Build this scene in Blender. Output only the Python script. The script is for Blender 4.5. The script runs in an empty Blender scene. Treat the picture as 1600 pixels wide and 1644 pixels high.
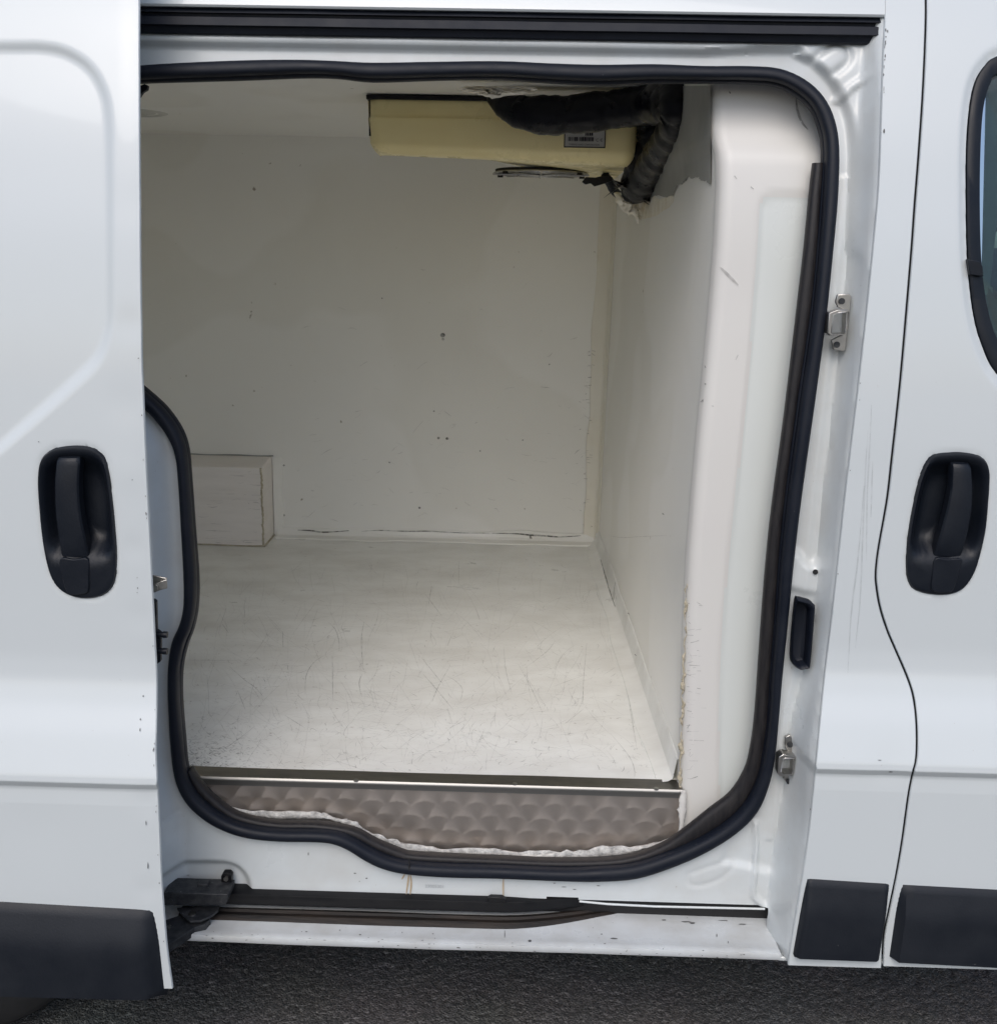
import bpy, math, random
import numpy as np
from mathutils import Vector, Matrix

sc = bpy.context.scene
col = sc.collection
R = math.radians
rng = np.random.default_rng(7)
random.seed(7)

# ------------------------------------------------------------------ camera
FPX, CY, PITCH, YAW, ROLL = 1750.0, 822.0, R(13.5), R(1.1), R(1.1)
CAM = np.array([0.0, -1.65, 1.48])
_f = np.array([-math.sin(YAW) * math.cos(PITCH), math.cos(YAW) * math.cos(PITCH), -math.sin(PITCH)])
_r = np.array([math.cos(YAW), math.sin(YAW), 0.0])
_u = np.cross(_r, _f)
RT = _r * math.cos(ROLL) + _u * math.sin(ROLL)
UP = _u * math.cos(ROLL) - _r * math.sin(ROLL)
FW = _f
cd = bpy.data.cameras.new('camera')
cam = bpy.data.objects.new('camera', cd)
col.objects.link(cam)
m = Matrix(((RT[0], UP[0], -FW[0], CAM[0]), (RT[1], UP[1], -FW[1], CAM[1]), (RT[2], UP[2], -FW[2], CAM[2]), (0, 0, 0, 1)))
cam.matrix_world = m
cd.sensor_width = 36.0
cd.sensor_fit = 'VERTICAL'
cd.sensor_height = 36.0
cd.lens = FPX / 1644.0 * 36.0
cd.clip_start = 0.05
cd.clip_end = 2000
sc.camera = cam

# ------------------------------------------------------------------ light
SUN_EL, SUN_AZ = R(48), R(190)          # azimuth of the sun measured clockwise from +Y
world = bpy.data.worlds.new('World')
sc.world = world
world.use_nodes = True
wn = world.node_tree.nodes
wl = world.node_tree.links
wn.clear()
sky = wn.new('ShaderNodeTexSky')
sky.sky_type = 'NISHITA'
sky.sun_disc = False
sky.sun_elevation = SUN_EL
sky.sun_rotation = SUN_AZ
sky.air_density = 1.0
sky.dust_density = 3.0
sky.ozone_density = 1.5
bg = wn.new('ShaderNodeBackground')
bg.inputs['Strength'].default_value = 0.14
wo = wn.new('ShaderNodeOutputWorld')
wl.new(sky.outputs[0], bg.inputs[0])
wl.new(bg.outputs[0], wo.inputs[0])
sd = bpy.data.lights.new('sun', 'SUN')
sd.energy = 0.9
sd.angle = R(40)
sd.color = (1.0, 0.985, 0.96)
sun = bpy.data.objects.new('sun', sd)
col.objects.link(sun)
sdir = Vector((math.sin(SUN_AZ) * math.cos(SUN_EL), math.cos(SUN_AZ) * math.cos(SUN_EL), math.sin(SUN_EL)))
sun.rotation_euler = sdir.to_track_quat('Z', 'Y').to_euler()
sun.location = sdir * 10
sc.view_settings.view_transform = 'Standard'
sc.view_settings.look = 'None'
sc.view_settings.exposure = 0.22
sc.view_settings.gamma = 1.0
sc.cycles.max_bounces = 16
sc.cycles.diffuse_bounces = 14

# ------------------------------------------------------------------ tracing helpers
def ray(px, py):
    return FW + RT * (px - 800.0) / FPX - UP * (py - CY) / FPX
def P(px, py, y):                       # point on the plane y
    d = ray(px, py)
    return CAM + d * ((y - CAM[1]) / d[1])
def PZ(px, py, z):                      # point on the plane z
    d = ray(px, py)
    return CAM + d * ((z - CAM[2]) / d[2])
def sstep(x, a, b):
    t = np.clip((x - a) / (b - a), 0, 1)
    return t * t * (3 - 2 * t)
_pz = np.array([.20, .33, .50, .650, .662, .673, .678, .690, .70, .76, .80, .835, .87, .92, 1.05, 1.2, 1.35, 1.5, 1.65, 1.80, 1.95, 2.0])
_py = np.array([-.046, -.047, -.0475, -.0455, -.0445, -.0435, -.0440, -.0535, -.0520, -.031, -.0135, -.003, 0, 0, 0, .003, .012, .028, .057, .105, .18, .21])
_zz = np.linspace(.2, 2.0, 3601)
_yy = np.interp(_zz, _pz, _py)
_k = np.exp(-np.linspace(-2, 2, 9) ** 2); _k /= _k.sum()
_ys = np.convolve(np.pad(_yy, 4, mode='edge'), _k, 'valid')
_k2 = np.exp(-np.linspace(-2, 2, 81) ** 2); _k2 /= _k2.sum()
_yb = np.convolve(np.pad(_yy, 40, mode='edge'), _k2, 'valid')
_w = np.clip((_zz - .70) / .05, 0, 1)
_ys = _ys * (1 - _w) + _yb * _w
_k3 = np.exp(-np.linspace(-2, 2, 441) ** 2); _k3 /= _k3.sum()
_yc = np.convolve(np.pad(_yy, 220, mode='reflect', reflect_type='odd'), _k3, 'valid')
_w3 = sstep(_zz, .92, 1.15)
_ys = _ys * (1 - _w3) + _yc * _w3
_yb = _yb * (1 - _w3) + _yc * _w3
def prof(z): return np.interp(z, _zz, _ys)                     # outer body skin
def profs(z): return np.interp(z, _zz, _yb)                    # the same without the pressed line
_tb = np.maximum(_yb, 0.0) * (_zz > .9)
def tumble(z): return np.interp(z, _zz, _tb)                   # the inner structure leans with the side
DOFF = -.115                                                   # the open door stands off the side
def PS(px, py, off=0.0, pf=prof):
    y = off
    for _ in range(14):
        p = P(px, py, y)
        y = float(pf(p[2])) + off
    return P(px, py, y)
def cr(pts, n, closed=False):           # Catmull-Rom through pts, n samples per span
    pts = [np.asarray(p, float) for p in pts]
    N = len(pts); out = []
    for i in range(N if closed else N - 1):
        if closed:
            a, b, c, d = pts[i - 1], pts[i], pts[(i + 1) % N], pts[(i + 2) % N]
        else:
            a, b, c, d = pts[max(i - 1, 0)], pts[i], pts[i + 1], pts[min(i + 2, N - 1)]
        for k in range(n):
            t = k / n
            out.append(.5 * ((2 * b) + (-a + c) * t + (2 * a - 5 * b + 4 * c - d) * t * t + (-a + 3 * b - 3 * c + d) * t ** 3))
    if not closed: out.append(pts[-1])
    return np.array(out)
def sdpoly(X, Z, poly):                 # signed distance, negative inside
    poly = np.asarray(poly, float)
    d2 = np.full(X.shape, 1e9); ins = np.zeros(X.shape, bool)
    M = len(poly)
    for i in range(M):
        ax, az = poly[i]; bx, bz = poly[(i + 1) % M]
        ex, ez = bx - ax, bz - az
        wx, wz = X - ax, Z - az
        t = np.clip((wx * ex + wz * ez) / (ex * ex + ez * ez + 1e-12), 0, 1)
        d2 = np.minimum(d2, (wx - ex * t) ** 2 + (wz - ez * t) ** 2)
        c = ((az > Z) != (bz > Z)) & (X < (bx - ax) * (Z - az) / (bz - az + 1e-12) + ax)
        ins ^= c
    d = np.sqrt(d2)
    return np.where(ins, -d, d)
def dline(X, Z, pl):                    # distance to an open polyline
    pl = np.asarray(pl, float)
    d2 = np.full(X.shape, 1e9)
    for i in range(len(pl) - 1):
        ax, az = pl[i]; bx, bz = pl[i + 1]
        ex, ez = bx - ax, bz - az
        wx, wz = X - ax, Z - az
        t = np.clip((wx * ex + wz * ez) / (ex * ex + ez * ez + 1e-12), 0, 1)
        d2 = np.minimum(d2, (wx - ex * t) ** 2 + (wz - ez * t) ** 2)
    return np.sqrt(d2)
def noise1(n, s):                       # smooth random signal
    a = rng.normal(size=n + 8 * s)
    k = np.exp(-np.linspace(-2, 2, 4 * s + 1) ** 2)
    a = np.convolve(a, k / k.sum(), 'same')[2 * s:2 * s + n]
    return a / (a.std() + 1e-9)

# ------------------------------------------------------------------ materials
MATS = {}
def mat(name, base, rough=.5, metal=0.0, var=None, vscale=4.0, vamt=.5, bump=0.0, bscale=60.0, coat=0.0, spec=.5,
        rvar=0.0, stretch=None, specks=None, spscale=90.0, spthr=.72, cover=None):
    m = bpy.data.materials.new(name); m.use_nodes = True
    nt = m.node_tree; N = nt.nodes; L = nt.links
    b = N['Principled BSDF']
    b.inputs['Roughness'].default_value = rough
    b.inputs['Metallic'].default_value = metal
    b.inputs['Specular IOR Level'].default_value = .3 if name in ('rubber', 'cladding', 'black_plastic', 'rubber_brown') else spec
    b.inputs['Coat Weight'].default_value = coat
    b.inputs['Coat Roughness'].default_value = .06
    tc = N.new('ShaderNodeTexCoord')
    src = tc.outputs['Object']
    if stretch:
        mp = N.new('ShaderNodeMapping'); mp.inputs['Scale'].default_value = stretch
        L.new(src, mp.inputs[0]); src = mp.outputs[0]
    colr = None
    if var is not None:
        n = N.new('ShaderNodeTexNoise'); n.inputs['Scale'].default_value = vscale; n.inputs['Detail'].default_value = 7
        n.inputs['Roughness'].default_value = .62
        L.new(src, n.inputs['Vector'])
        cr_ = N.new('ShaderNodeMapRange'); cr_.inputs[1].default_value = .38; cr_.inputs[2].default_value = .72
        cr_.inputs[3].default_value = 0; cr_.inputs[4].default_value = vamt
        L.new(n.outputs[0], cr_.inputs[0])
        mx = N.new('ShaderNodeMix'); mx.data_type = 'RGBA'
        mx.inputs[6].default_value = (*base, 1); mx.inputs[7].default_value = (*var, 1)
        L.new(cr_.outputs[0], mx.inputs[0]); colr = mx.outputs[2]
        if rvar:
            rr = N.new('ShaderNodeMapRange'); rr.inputs[1].default_value = .3; rr.inputs[2].default_value = .7
            rr.inputs[3].default_value = max(rough - rvar, .02); rr.inputs[4].default_value = rough + rvar
            L.new(n.outputs[0], rr.inputs[0]); L.new(rr.outputs[0], b.inputs['Roughness'])
    if specks is not None:
        n2 = N.new('ShaderNodeTexNoise'); n2.inputs['Scale'].default_value = spscale; n2.inputs['Detail'].default_value = 3
        L.new(tc.outputs['Object'], n2.inputs['Vector'])
        r2 = N.new('ShaderNodeMapRange'); r2.inputs[1].default_value = spthr; r2.inputs[2].default_value = spthr + .05
        L.new(n2.outputs[0], r2.inputs[0])
        m2 = N.new('ShaderNodeMix'); m2.data_type = 'RGBA'
        m2.inputs[6].default_value = (*base, 1); m2.inputs[7].default_value = (*specks, 1)
        if colr is not None: L.new(colr, m2.inputs[6])
        L.new(r2.outputs[0], m2.inputs[0]); colr = m2.outputs[2]
    if colr is not None: L.new(colr, b.inputs['Base Color'])
    else: b.inputs['Base Color'].default_value = (*base, 1)
    if bump:
        n3 = N.new('ShaderNodeTexNoise'); n3.inputs['Scale'].default_value = bscale; n3.inputs['Detail'].default_value = 5
        L.new(src, n3.inputs['Vector'])
        bp = N.new('ShaderNodeBump'); bp.inputs['Strength'].default_value = bump; bp.inputs['Distance'].default_value = .004
        L.new(n3.outputs[0], bp.inputs['Height']); L.new(bp.outputs[0], b.inputs['Normal'])
    MATS[name] = m
    return m
mat('paint', (.585, .625, .64), .32, var=(.55, .585, .595), vscale=2.2, vamt=.25, specks=(.47, .47, .46), spscale=150, spthr=.76, coat=.5, rvar=.03, bump=.03, bscale=6)
mat('frame_paint', (.60, .64, .655), .34, var=(.50, .50, .48), vscale=9, vamt=.55, coat=.4, rvar=.08, specks=(.40, .39, .36), spscale=140, spthr=.74)
mat('sill_paint', (.62, .65, .665), .32, var=(.46, .46, .44), vscale=14, vamt=.7, coat=.4, rvar=.08, specks=(.10, .095, .09), spscale=120, spthr=.71)
mat('rubber', (.0035, .006, .013), .54, var=(.009, .012, .020), vscale=16, vamt=.8, rvar=.1, specks=(.10, .10, .105), spscale=210, spthr=.76, bump=.10, bscale=40)
mat('rubber_brown', (.012, .0115, .0135), .5, var=(.032, .029, .029), vscale=20, vamt=.7, rvar=.1, bump=.1, bscale=60, stretch=(6, 6, 1))
mat('black_plastic', (.006, .0085, .014), .42, var=(.011, .014, .020), vscale=20, vamt=.7, rvar=.07, bump=.07, bscale=300)
mat('cladding', (.009, .0115, .017), .46, var=(.019, .022, .028), vscale=9, vamt=.6, rvar=.09, bump=.06, bscale=320, specks=(.13, .13, .135), spscale=70, spthr=.76)
mat('black_metal', (.004, .0045, .006), .42, spec=.3, var=(.010, .010, .011), vscale=18, vamt=.8, rvar=.12)
mat('dirty_metal', (.010, .012, .016), .58, var=(.06, .062, .064), vscale=70, vamt=.8, bump=.22, bscale=160, specks=(.20, .20, .195), spscale=130, spthr=.70)
mat('rust_rubber', (.008, .0075, .0075), .6, spec=.3, var=(.036, .025, .018), vscale=22, vamt=.8, stretch=(.35, 3, 3), bump=.3, bscale=90)
mat('lining', (.895, .89, .855), .36, var=(.855, .845, .805), vscale=2.4, vamt=.8, rvar=.1, specks=(.40, .37, .31), spscale=34, spthr=.745, bump=.04, bscale=9)
mat('lining_yellow', (.83, .805, .72), .45, var=(.78, .74, .63), vscale=7, vamt=.8, specks=(.28, .23, .15), spscale=40, spthr=.73, bump=.15, bscale=40)
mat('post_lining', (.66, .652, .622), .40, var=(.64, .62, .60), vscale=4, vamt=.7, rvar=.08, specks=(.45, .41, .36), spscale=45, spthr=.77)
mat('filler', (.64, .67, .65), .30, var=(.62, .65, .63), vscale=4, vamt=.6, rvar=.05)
mat('floor_lining', (.84, .845, .815), .38, var=(.66, .65, .61), vscale=8, vamt=.75, rvar=.12, stretch=(.7, 1.15, 1), specks=(.50, .48, .44), spscale=110, spthr=.70, bump=.05, bscale=25)
mat('wood_box', (.84, .80, .765), .5, var=(.72, .68, .64), vscale=7, vamt=.7, stretch=(.4, 1, 3), specks=(.25, .22, .19), spscale=50, spthr=.73, bump=.15, bscale=30)
mat('wood_edge', (.40, .385, .345), .55, var=(.30, .28, .25), vscale=12, vamt=.8)
mat('cream', (.95, .83, .45), .28, var=(.91, .77, .38), vscale=6, vamt=.8, rvar=.08, specks=(.25, .20, .10), spscale=40, spthr=.78)
mat('foam', (.93, .90, .82), .85, var=(.74, .68, .54), vscale=30, vamt=.8, bump=.9, bscale=110)
mat('sealant', (.62, .61, .58), .75, var=(.17, .165, .16), vscale=60, vamt=.9, bump=.9, bscale=160)
mat('dark_grey', (.34, .345, .33), .5, var=(.22, .225, .215), vscale=12, vamt=.7)
mat('steel', (.50, .49, .47), .34, 1.0, var=(.34, .33, .31), vscale=40, vamt=.8, rvar=.1)
mat('strip_metal', (.30, .285, .265), .40, 1.0, var=(.20, .19, .175), vscale=25, vamt=.8, rvar=.08, stretch=(.3, 1, 1))
mat('bright_edge', (.34, .335, .32), .45, 1.0)
mat('old_sealant', (.52, .47, .36), .85, var=(.30, .26, .18), vscale=60, vamt=.8, bump=.7, bscale=140)
mat('void', (.012, .012, .013), .8)
mat('tyre', (.014, .014, .015), .75, var=(.03, .03, .03), vscale=14, vamt=.6, bump=.2)
mat('cab_grey', (.10, .105, .11), .6, var=(.07, .07, .075), vscale=8, vamt=.6)
mat('cab_blue', (.035, .065, .11), .7, var=(.02, .04, .07), vscale=14, vamt=.6)
mat('lamp_lens', (.55, .55, .52), .3)
mat('label_paper', (.60, .59, .56), .5, var=(.54, .53, .49), vscale=20, vamt=.7)
mat('ink', (.02, .02, .03), .6)
mat('faint_ink', (.40, .42, .44), .5)
mat('tie_plastic', (.55, .55, .53), .45)
mat('tape', (.0035, .004, .007), .32, var=(.008, .0085, .012), vscale=25, vamt=.8, rvar=.10, spec=.22, bump=.35, bscale=55)
mat('chip', (.10, .10, .10), .7)
mat('rust_run', (.40, .30, .19), .7, var=(.55, .50, .42), vscale=40, vamt=.7)

gl = bpy.data.materials.new('window_glass'); gl.use_nodes = True
gb = gl.node_tree.nodes['Principled BSDF']
gb.inputs['Base Color'].default_value = (.42, .66, .62, 1)
gb.inputs['Transmission Weight'].default_value = 1.0
gb.inputs['Roughness'].default_value = .0
gb.inputs['IOR'].default_value = 1.45
MATS['glass'] = gl
# repainted and wiped areas of the lining: a slightly different white with its own outline
nt = MATS['lining'].node_tree; N = nt.nodes; L = nt.links
b = N['Principled BSDF']; src = b.inputs['Base Color'].links[0].from_socket
tcn = N.new('ShaderNodeTexCoord'); nz = N.new('ShaderNodeTexNoise'); nz.inputs['Scale'].default_value = 1.7; nz.inputs['Detail'].default_value = 1.5
L.new(tcn.outputs['Object'], nz.inputs['Vector'])
pm = N.new('ShaderNodeMapRange'); pm.inputs[1].default_value = .49; pm.inputs[2].default_value = .515
L.new(nz.outputs[0], pm.inputs[0])
pc = N.new('ShaderNodeMix'); pc.data_type = 'RGBA'; pc.blend_type = 'MULTIPLY'; pc.inputs[7].default_value = (.965, .962, .95, 1)
L.new(pm.outputs[0], pc.inputs[0]); L.new(src, pc.inputs[6]); L.new(pc.outputs[2], b.inputs['Base Color'])
rn = N.new('ShaderNodeMapRange'); rn.inputs[3].default_value = .30; rn.inputs[4].default_value = .46
L.new(pm.outputs[0], rn.inputs[0]); L.new(rn.outputs[0], b.inputs['Roughness'])

# floor / wall scuffs: half worn-off marks
sm = bpy.data.materials.new('scuff'); sm.use_nodes = True
N = sm.node_tree.nodes; L = sm.node_tree.links
b = N['Principled BSDF']; b.inputs['Base Color'].default_value = (.13, .12, .11, 1); b.inputs['Roughness'].default_value = .7
tr = N.new('ShaderNodeBsdfTransparent'); mxs = N.new('ShaderNodeMixShader')
at_ = N.new('ShaderNodeAttribute'); at_.attribute_name = 'wear'
nz = N.new('ShaderNodeTexNoise'); nz.inputs['Scale'].default_value = 60; nz.inputs['Detail'].default_value = 4
tcn = N.new('ShaderNodeTexCoord'); L.new(tcn.outputs['Object'], nz.inputs['Vector'])
mr = N.new('ShaderNodeMapRange'); mr.inputs[1].default_value = .35; mr.inputs[2].default_value = .65; mr.inputs[3].default_value = .3; mr.inputs[4].default_value = 1
L.new(nz.outputs[0], mr.inputs[0])
mu = N.new('ShaderNodeMath'); mu.operation = 'MULTIPLY'
L.new(mr.outputs[0], mu.inputs[0]); L.new(at_.outputs['Fac'], mu.inputs[1])
L.new(mu.outputs[0], mxs.inputs[0]); L.new(tr.outputs[0], mxs.inputs[1]); L.new(b.outputs[0], mxs.inputs[2])
L.new(mxs.outputs[0], N['Material Output'].inputs['Surface'])
MATS['scuff'] = sm

# engine-turned steel: the brushing direction turns round the centre of each swirl
es = bpy.data.materials.new('engine_turned_steel'); es.use_nodes = True
N = es.node_tree.nodes; L = es.node_tree.links
b = N['Principled BSDF']; b.inputs['Metallic'].default_value = 1.0; b.inputs['Roughness'].default_value = .50
b.inputs['Anisotropic'].default_value = .34
a1 = N.new('ShaderNodeAttribute'); a1.attribute_name = 'brush'
L.new(a1.outputs['Vector'], b.inputs['Tangent'])
nz = N.new('ShaderNodeTexNoise'); nz.inputs['Scale'].default_value = 18; nz.inputs['Detail'].default_value = 6
tcn = N.new('ShaderNodeTexCoord'); L.new(tcn.outputs['Object'], nz.inputs['Vector'])
mx = N.new('ShaderNodeMix'); mx.data_type = 'RGBA'
mx.inputs[6].default_value = (.72, .65, .595, 1); mx.inputs[7].default_value = (.57, .515, .47, 1)
L.new(nz.outputs[0], mx.inputs[0]); L.new(mx.outputs[2], b.inputs['Base Color'])
MATS['engine_steel'] = es

# asphalt
am = bpy.data.materials.new('asphalt'); am.use_nodes = True
N = am.node_tree.nodes; L = am.node_tree.links
b = N['Principled BSDF']; b.inputs['Roughness'].default_value = .72
tcn = N.new('ShaderNodeTexCoord')
vo = N.new('ShaderNodeTexVoronoi'); vo.inputs['Scale'].default_value = 250; L.new(tcn.outputs['Object'], vo.inputs['Vector'])
nz = N.new('ShaderNodeTexNoise'); nz.inputs['Scale'].default_value = 3.5; nz.inputs['Detail'].default_value = 8; L.new(tcn.outputs['Object'], nz.inputs['Vector'])
rmp = N.new('ShaderNodeValToRGB')
rmp.color_ramp.elements[0].position = 0; rmp.color_ramp.elements[0].color = (.055, .052, .050, 1)
rmp.color_ramp.elements[1].position = 1; rmp.color_ramp.elements[1].color = (.165, .157, .147, 1)
e = rmp.color_ramp.elements.new(.8); e.color = (.115, .11, .104, 1)
sep = N.new('ShaderNodeSeparateColor'); L.new(vo.outputs['Color'], sep.inputs[0])
L.new(sep.outputs[0], rmp.inputs[0])
mx = N.new('ShaderNodeMix'); mx.data_type = 'RGBA'; mx.blend_type = 'MULTIPLY'; mx.inputs[0].default_value = .6
L.new(rmp.outputs[0], mx.inputs[6]); L.new(nz.outputs['Color'], mx.inputs[7])
hs = N.new('ShaderNodeHueSaturation'); hs.inputs['Saturation'].default_value = .35; hs.inputs['Value'].default_value = 1.5
L.new(mx.outputs[2], hs.inputs['Color']); L.new(hs.outputs[0], b.inputs['Base Color'])
bp = N.new('ShaderNodeBump'); bp.inputs['Strength'].default_value = .8; bp.inputs['Distance'].default_value = .004
L.new(vo.outputs['Distance'], bp.inputs['Height']); bp.invert = True
L.new(bp.outputs[0], b.inputs['Normal'])
MATS['asphalt'] = am

# ------------------------------------------------------------------ object helpers
def empty(name, loc=(0, 0, 0)):
    o = bpy.data.objects.new(name, None); col.objects.link(o); o.location = loc; o.empty_display_size = .2
    return o
def mesh(name, verts, faces, mt, parent=None, smooth=35):
    me = bpy.data.meshes.new(name)
    me.from_pydata([tuple(map(float, v)) for v in verts], [], [tuple(map(int, f)) for f in faces])
    me.materials.append(MATS[mt] if isinstance(mt, str) else mt)
    if smooth:
        me.polygons.foreach_set('use_smooth', [True] * len(me.polygons))
        me.set_sharp_from_angle(angle=R(smooth))
    me.update()
    o = bpy.data.objects.new(name, me); col.objects.link(o)
    if parent is not None: o.parent = parent
    return o
def tag(o, label=None, cat=None, group=None, kind=None):
    if label: o['label'] = label
    if cat: o['category'] = cat
    if group: o['group'] = group
    if kind: o['kind'] = kind
    return o
def grid(name, G, mt, parent=None, keep=None, smooth=35, flip=False):
    G = np.asarray(G, float); r, c = G.shape[:2]
    V = G.reshape(-1, 3)
    I = np.arange(r * c).reshape(r, c)
    F = np.stack([I[:-1, :-1], I[:-1, 1:], I[1:, 1:], I[1:, :-1]], -1).reshape(-1, 4)
    if flip: F = F[:, ::-1]
    if keep is not None:
        k = keep.reshape(-1)
        F = F[k[F].all(1)]
        used = np.unique(F); mp = -np.ones(len(V), int); mp[used] = np.arange(len(used))
        V = V[used]; F = mp[F]
    return mesh(name, V, F, mt, parent, smooth)
def merge(parts):                       # join (verts, faces) lists
    V = []; F = []
    for v, f in parts:
        o = len(V); V += [tuple(p) for p in v]; F += [tuple(i + o for i in q) for q in f]
    return V, F
def prism_vf(front, back):              # two matching rings -> closed solid
    n = len(front); V = list(front) + list(back)
    F = [tuple(range(n))[::-1], tuple(range(n, 2 * n))]
    F += [(i, (i + 1) % n, n + (i + 1) % n, n + i) for i in range(n)]
    return V, F
def bevel(o, w, seg=2):
    md = o.modifiers.new('edge', 'BEVEL'); md.width = w; md.segments = seg; md.limit_method = 'ANGLE'; md.angle_limit = R(40)
    return o
def pprism(name, px, y0, y1, mt, parent, bev=.0015):      # an outline at depth y0, with real thickness to y1
    fr = [P(a, b, y0) for a, b in px]
    bk = [np.array([p[0], y1, p[2]]) for p in fr]
    o = mesh(name, *prism_vf(fr, bk), mt, parent, 30)
    if bev: bevel(o, bev)
    return o
def box_vf(a, b):
    x0, y0, z0 = a; x1, y1, z1 = b
    V = [(x0, y0, z0), (x1, y0, z0), (x1, y1, z0), (x0, y1, z0), (x0, y0, z1), (x1, y0, z1), (x1, y1, z1), (x0, y1, z1)]
    F = [(0, 3, 2, 1), (4, 5, 6, 7), (0, 1, 5, 4), (1, 2, 6, 5), (2, 3, 7, 6), (3, 0, 4, 7)]
    return V, F
def box(name, a, b, mt, parent, bev=.002):
    o = mesh(name, *box_vf(a, b), mt, parent, 30)
    if bev: bevel(o, bev)
    return o
def tube_vf(path, rad, seg=14, closed=False, squash=None, rough=0.0, cap=True, ref=(0, 1, 0)):
    path = np.asarray(path, float); n = len(path)
    rad = np.broadcast_to(np.asarray(rad, float), (n,))
    V = []; F = []
    ref = np.array(ref, float)
    for i in range(n):
        if closed: t = path[(i + 1) % n] - path[i - 1]
        else: t = path[min(i + 1, n - 1)] - path[max(i - 1, 0)]
        t = t / (np.linalg.norm(t) + 1e-12)
        a = np.cross(t, ref)
        if np.linalg.norm(a) < .05: a = np.cross(t, np.array([1.0, 0, 0]))
        a /= np.linalg.norm(a); bb = np.cross(a, t)
        for k in range(seg):
            th = 2 * math.pi * k / seg
            r1 = rad[i] * (1 + rough * rng.normal())
            s2 = r1 if squash is None else squash * (1 + rough * rng.normal())
            V.append(path[i] + a * math.cos(th) * r1 + bb * math.sin(th) * s2)
    m_ = n if closed else n - 1
    for i in range(m_):
        j = (i + 1) % n
        for k in range(seg):
            F.append((i * seg + k, i * seg + (k + 1) % seg, j * seg + (k + 1) % seg, j * seg + k))
    if not closed and cap:
        F.append(tuple(range(seg))[::-1]); F.append(tuple(range((n - 1) * seg, n * seg)))
    return V, F
def disc_vf(c, nrm, r, h, seg=16):      # a short cylinder
    c = np.asarray(c, float); nrm = np.asarray(nrm, float) / np.linalg.norm(nrm)
    return tube_vf([c, c + nrm * h], [r, r], seg, ref=(0.3, .2, 1) if abs(nrm[1]) > .9 else (0, 1, 0))
def edge_curve(px, off, pf=prof):       # px polyline on the side -> x as a function of z
    q = np.array([PS(a, b, off, pf) for a, b in cr(px, 6)])
    o = np.argsort(q[:, 2])
    return q[o, 2], q[o, 0]
def zrows(z0, z1):
    z = np.concatenate([np.arange(z0, z1, .005), np.arange(.645, .70, .0015)])
    z = z[(z >= z0) & (z <= z1)]
    return np.unique(np.concatenate([z, [z0, z1]]).round(5))[::-1]
def panel(name, z0, z1, xl, xr, ncol, off, mt, parent, relief=None, keep=None, foldl=.012, foldr=.012, pf=prof):
    Z = zrows(z0, z1)
    rows = []; 
    for z in Z:
        a = float(xl(z)); b_ = float(xr(z))
        xs = a + (b_ - a) * np.linspace(0, 1, ncol)
        rows.append(xs)
    X = np.array(rows); ZZ = np.repeat(Z[:, None], ncol, 1)
    Y = pf(ZZ) + off
    if relief is not None: Y = Y + relief(X, ZZ)
    # rolled hems at the free edges
    def hem(Xe, Ye, s):
        return [(Xe + s * .0012, Ye + .0015), (Xe + s * .0012, Ye + .004), (Xe - s * .001, Ye + abs_f)]
    G = np.stack([X, Y, ZZ], -1)
    if foldl:
        abs_f = foldl
        ex = [np.stack([x, y, ZZ[:, 0]], -1) for x, y in hem(X[:, 0], Y[:, 0], -1)]
        G = np.concatenate([np.stack(ex[::-1], 1), G], 1)
    if foldr:
        abs_f = foldr
        ex = [np.stack([x, y, ZZ[:, 0]], -1) for x, y in hem(X[:, -1], Y[:, -1], 1)]
        G = np.concatenate([G, np.stack(ex, 1)], 1)
    kp = None
    if keep is not None:
        kp = keep(G[..., 0], G[..., 2])
    return grid(name, G, mt, parent, kp, smooth=40)
def scatter_marks(name, polys, mt, parent, kind='stuff'):     # polys: (list of pts, width vec fn, wear)
    V = []; F = []; W = []
    for pts, side, wear in polys:
        o = len(V); n = len(pts)
        for i, p in enumerate(pts):
            t = i / max(n - 1, 1); w = .25 + .75 * math.sin(math.pi * min(max(t, .06), .94))
            V.append(np.asarray(p) + np.asarray(side[i]) * w); V.append(np.asarray(p) - np.asarray(side[i]) * w)
            W += [wear, wear]
        for i in range(n - 1):
            F.append((o + 2 * i, o + 2 * i + 1, o + 2 * i + 3, o + 2 * i + 2))
    ob = mesh(name, V, F, mt, parent, 0)
    at = ob.data.attributes.new('wear', 'FLOAT', 'POINT'); at.data.foreach_set('value', np.array(W, dtype=np.float32))
    if kind: ob['kind'] = kind
    return ob

def snap(G, poly, tol=.005):             # pull the nearest vertices onto an outline so a cut edge runs clean
    X, Z = G[..., 0], G[..., 2]
    d = sdpoly(X, Z, poly); e_ = 1e-4
    gx_ = (sdpoly(X + e_, Z, poly) - d) / e_; gz_ = (sdpoly(X, Z + e_, poly) - d) / e_
    k = np.abs(d) < tol
    G[..., 0] = np.where(k, X - d * gx_, X); G[..., 2] = np.where(k, Z - d * gz_, Z)
    return (d > -tol)
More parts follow.
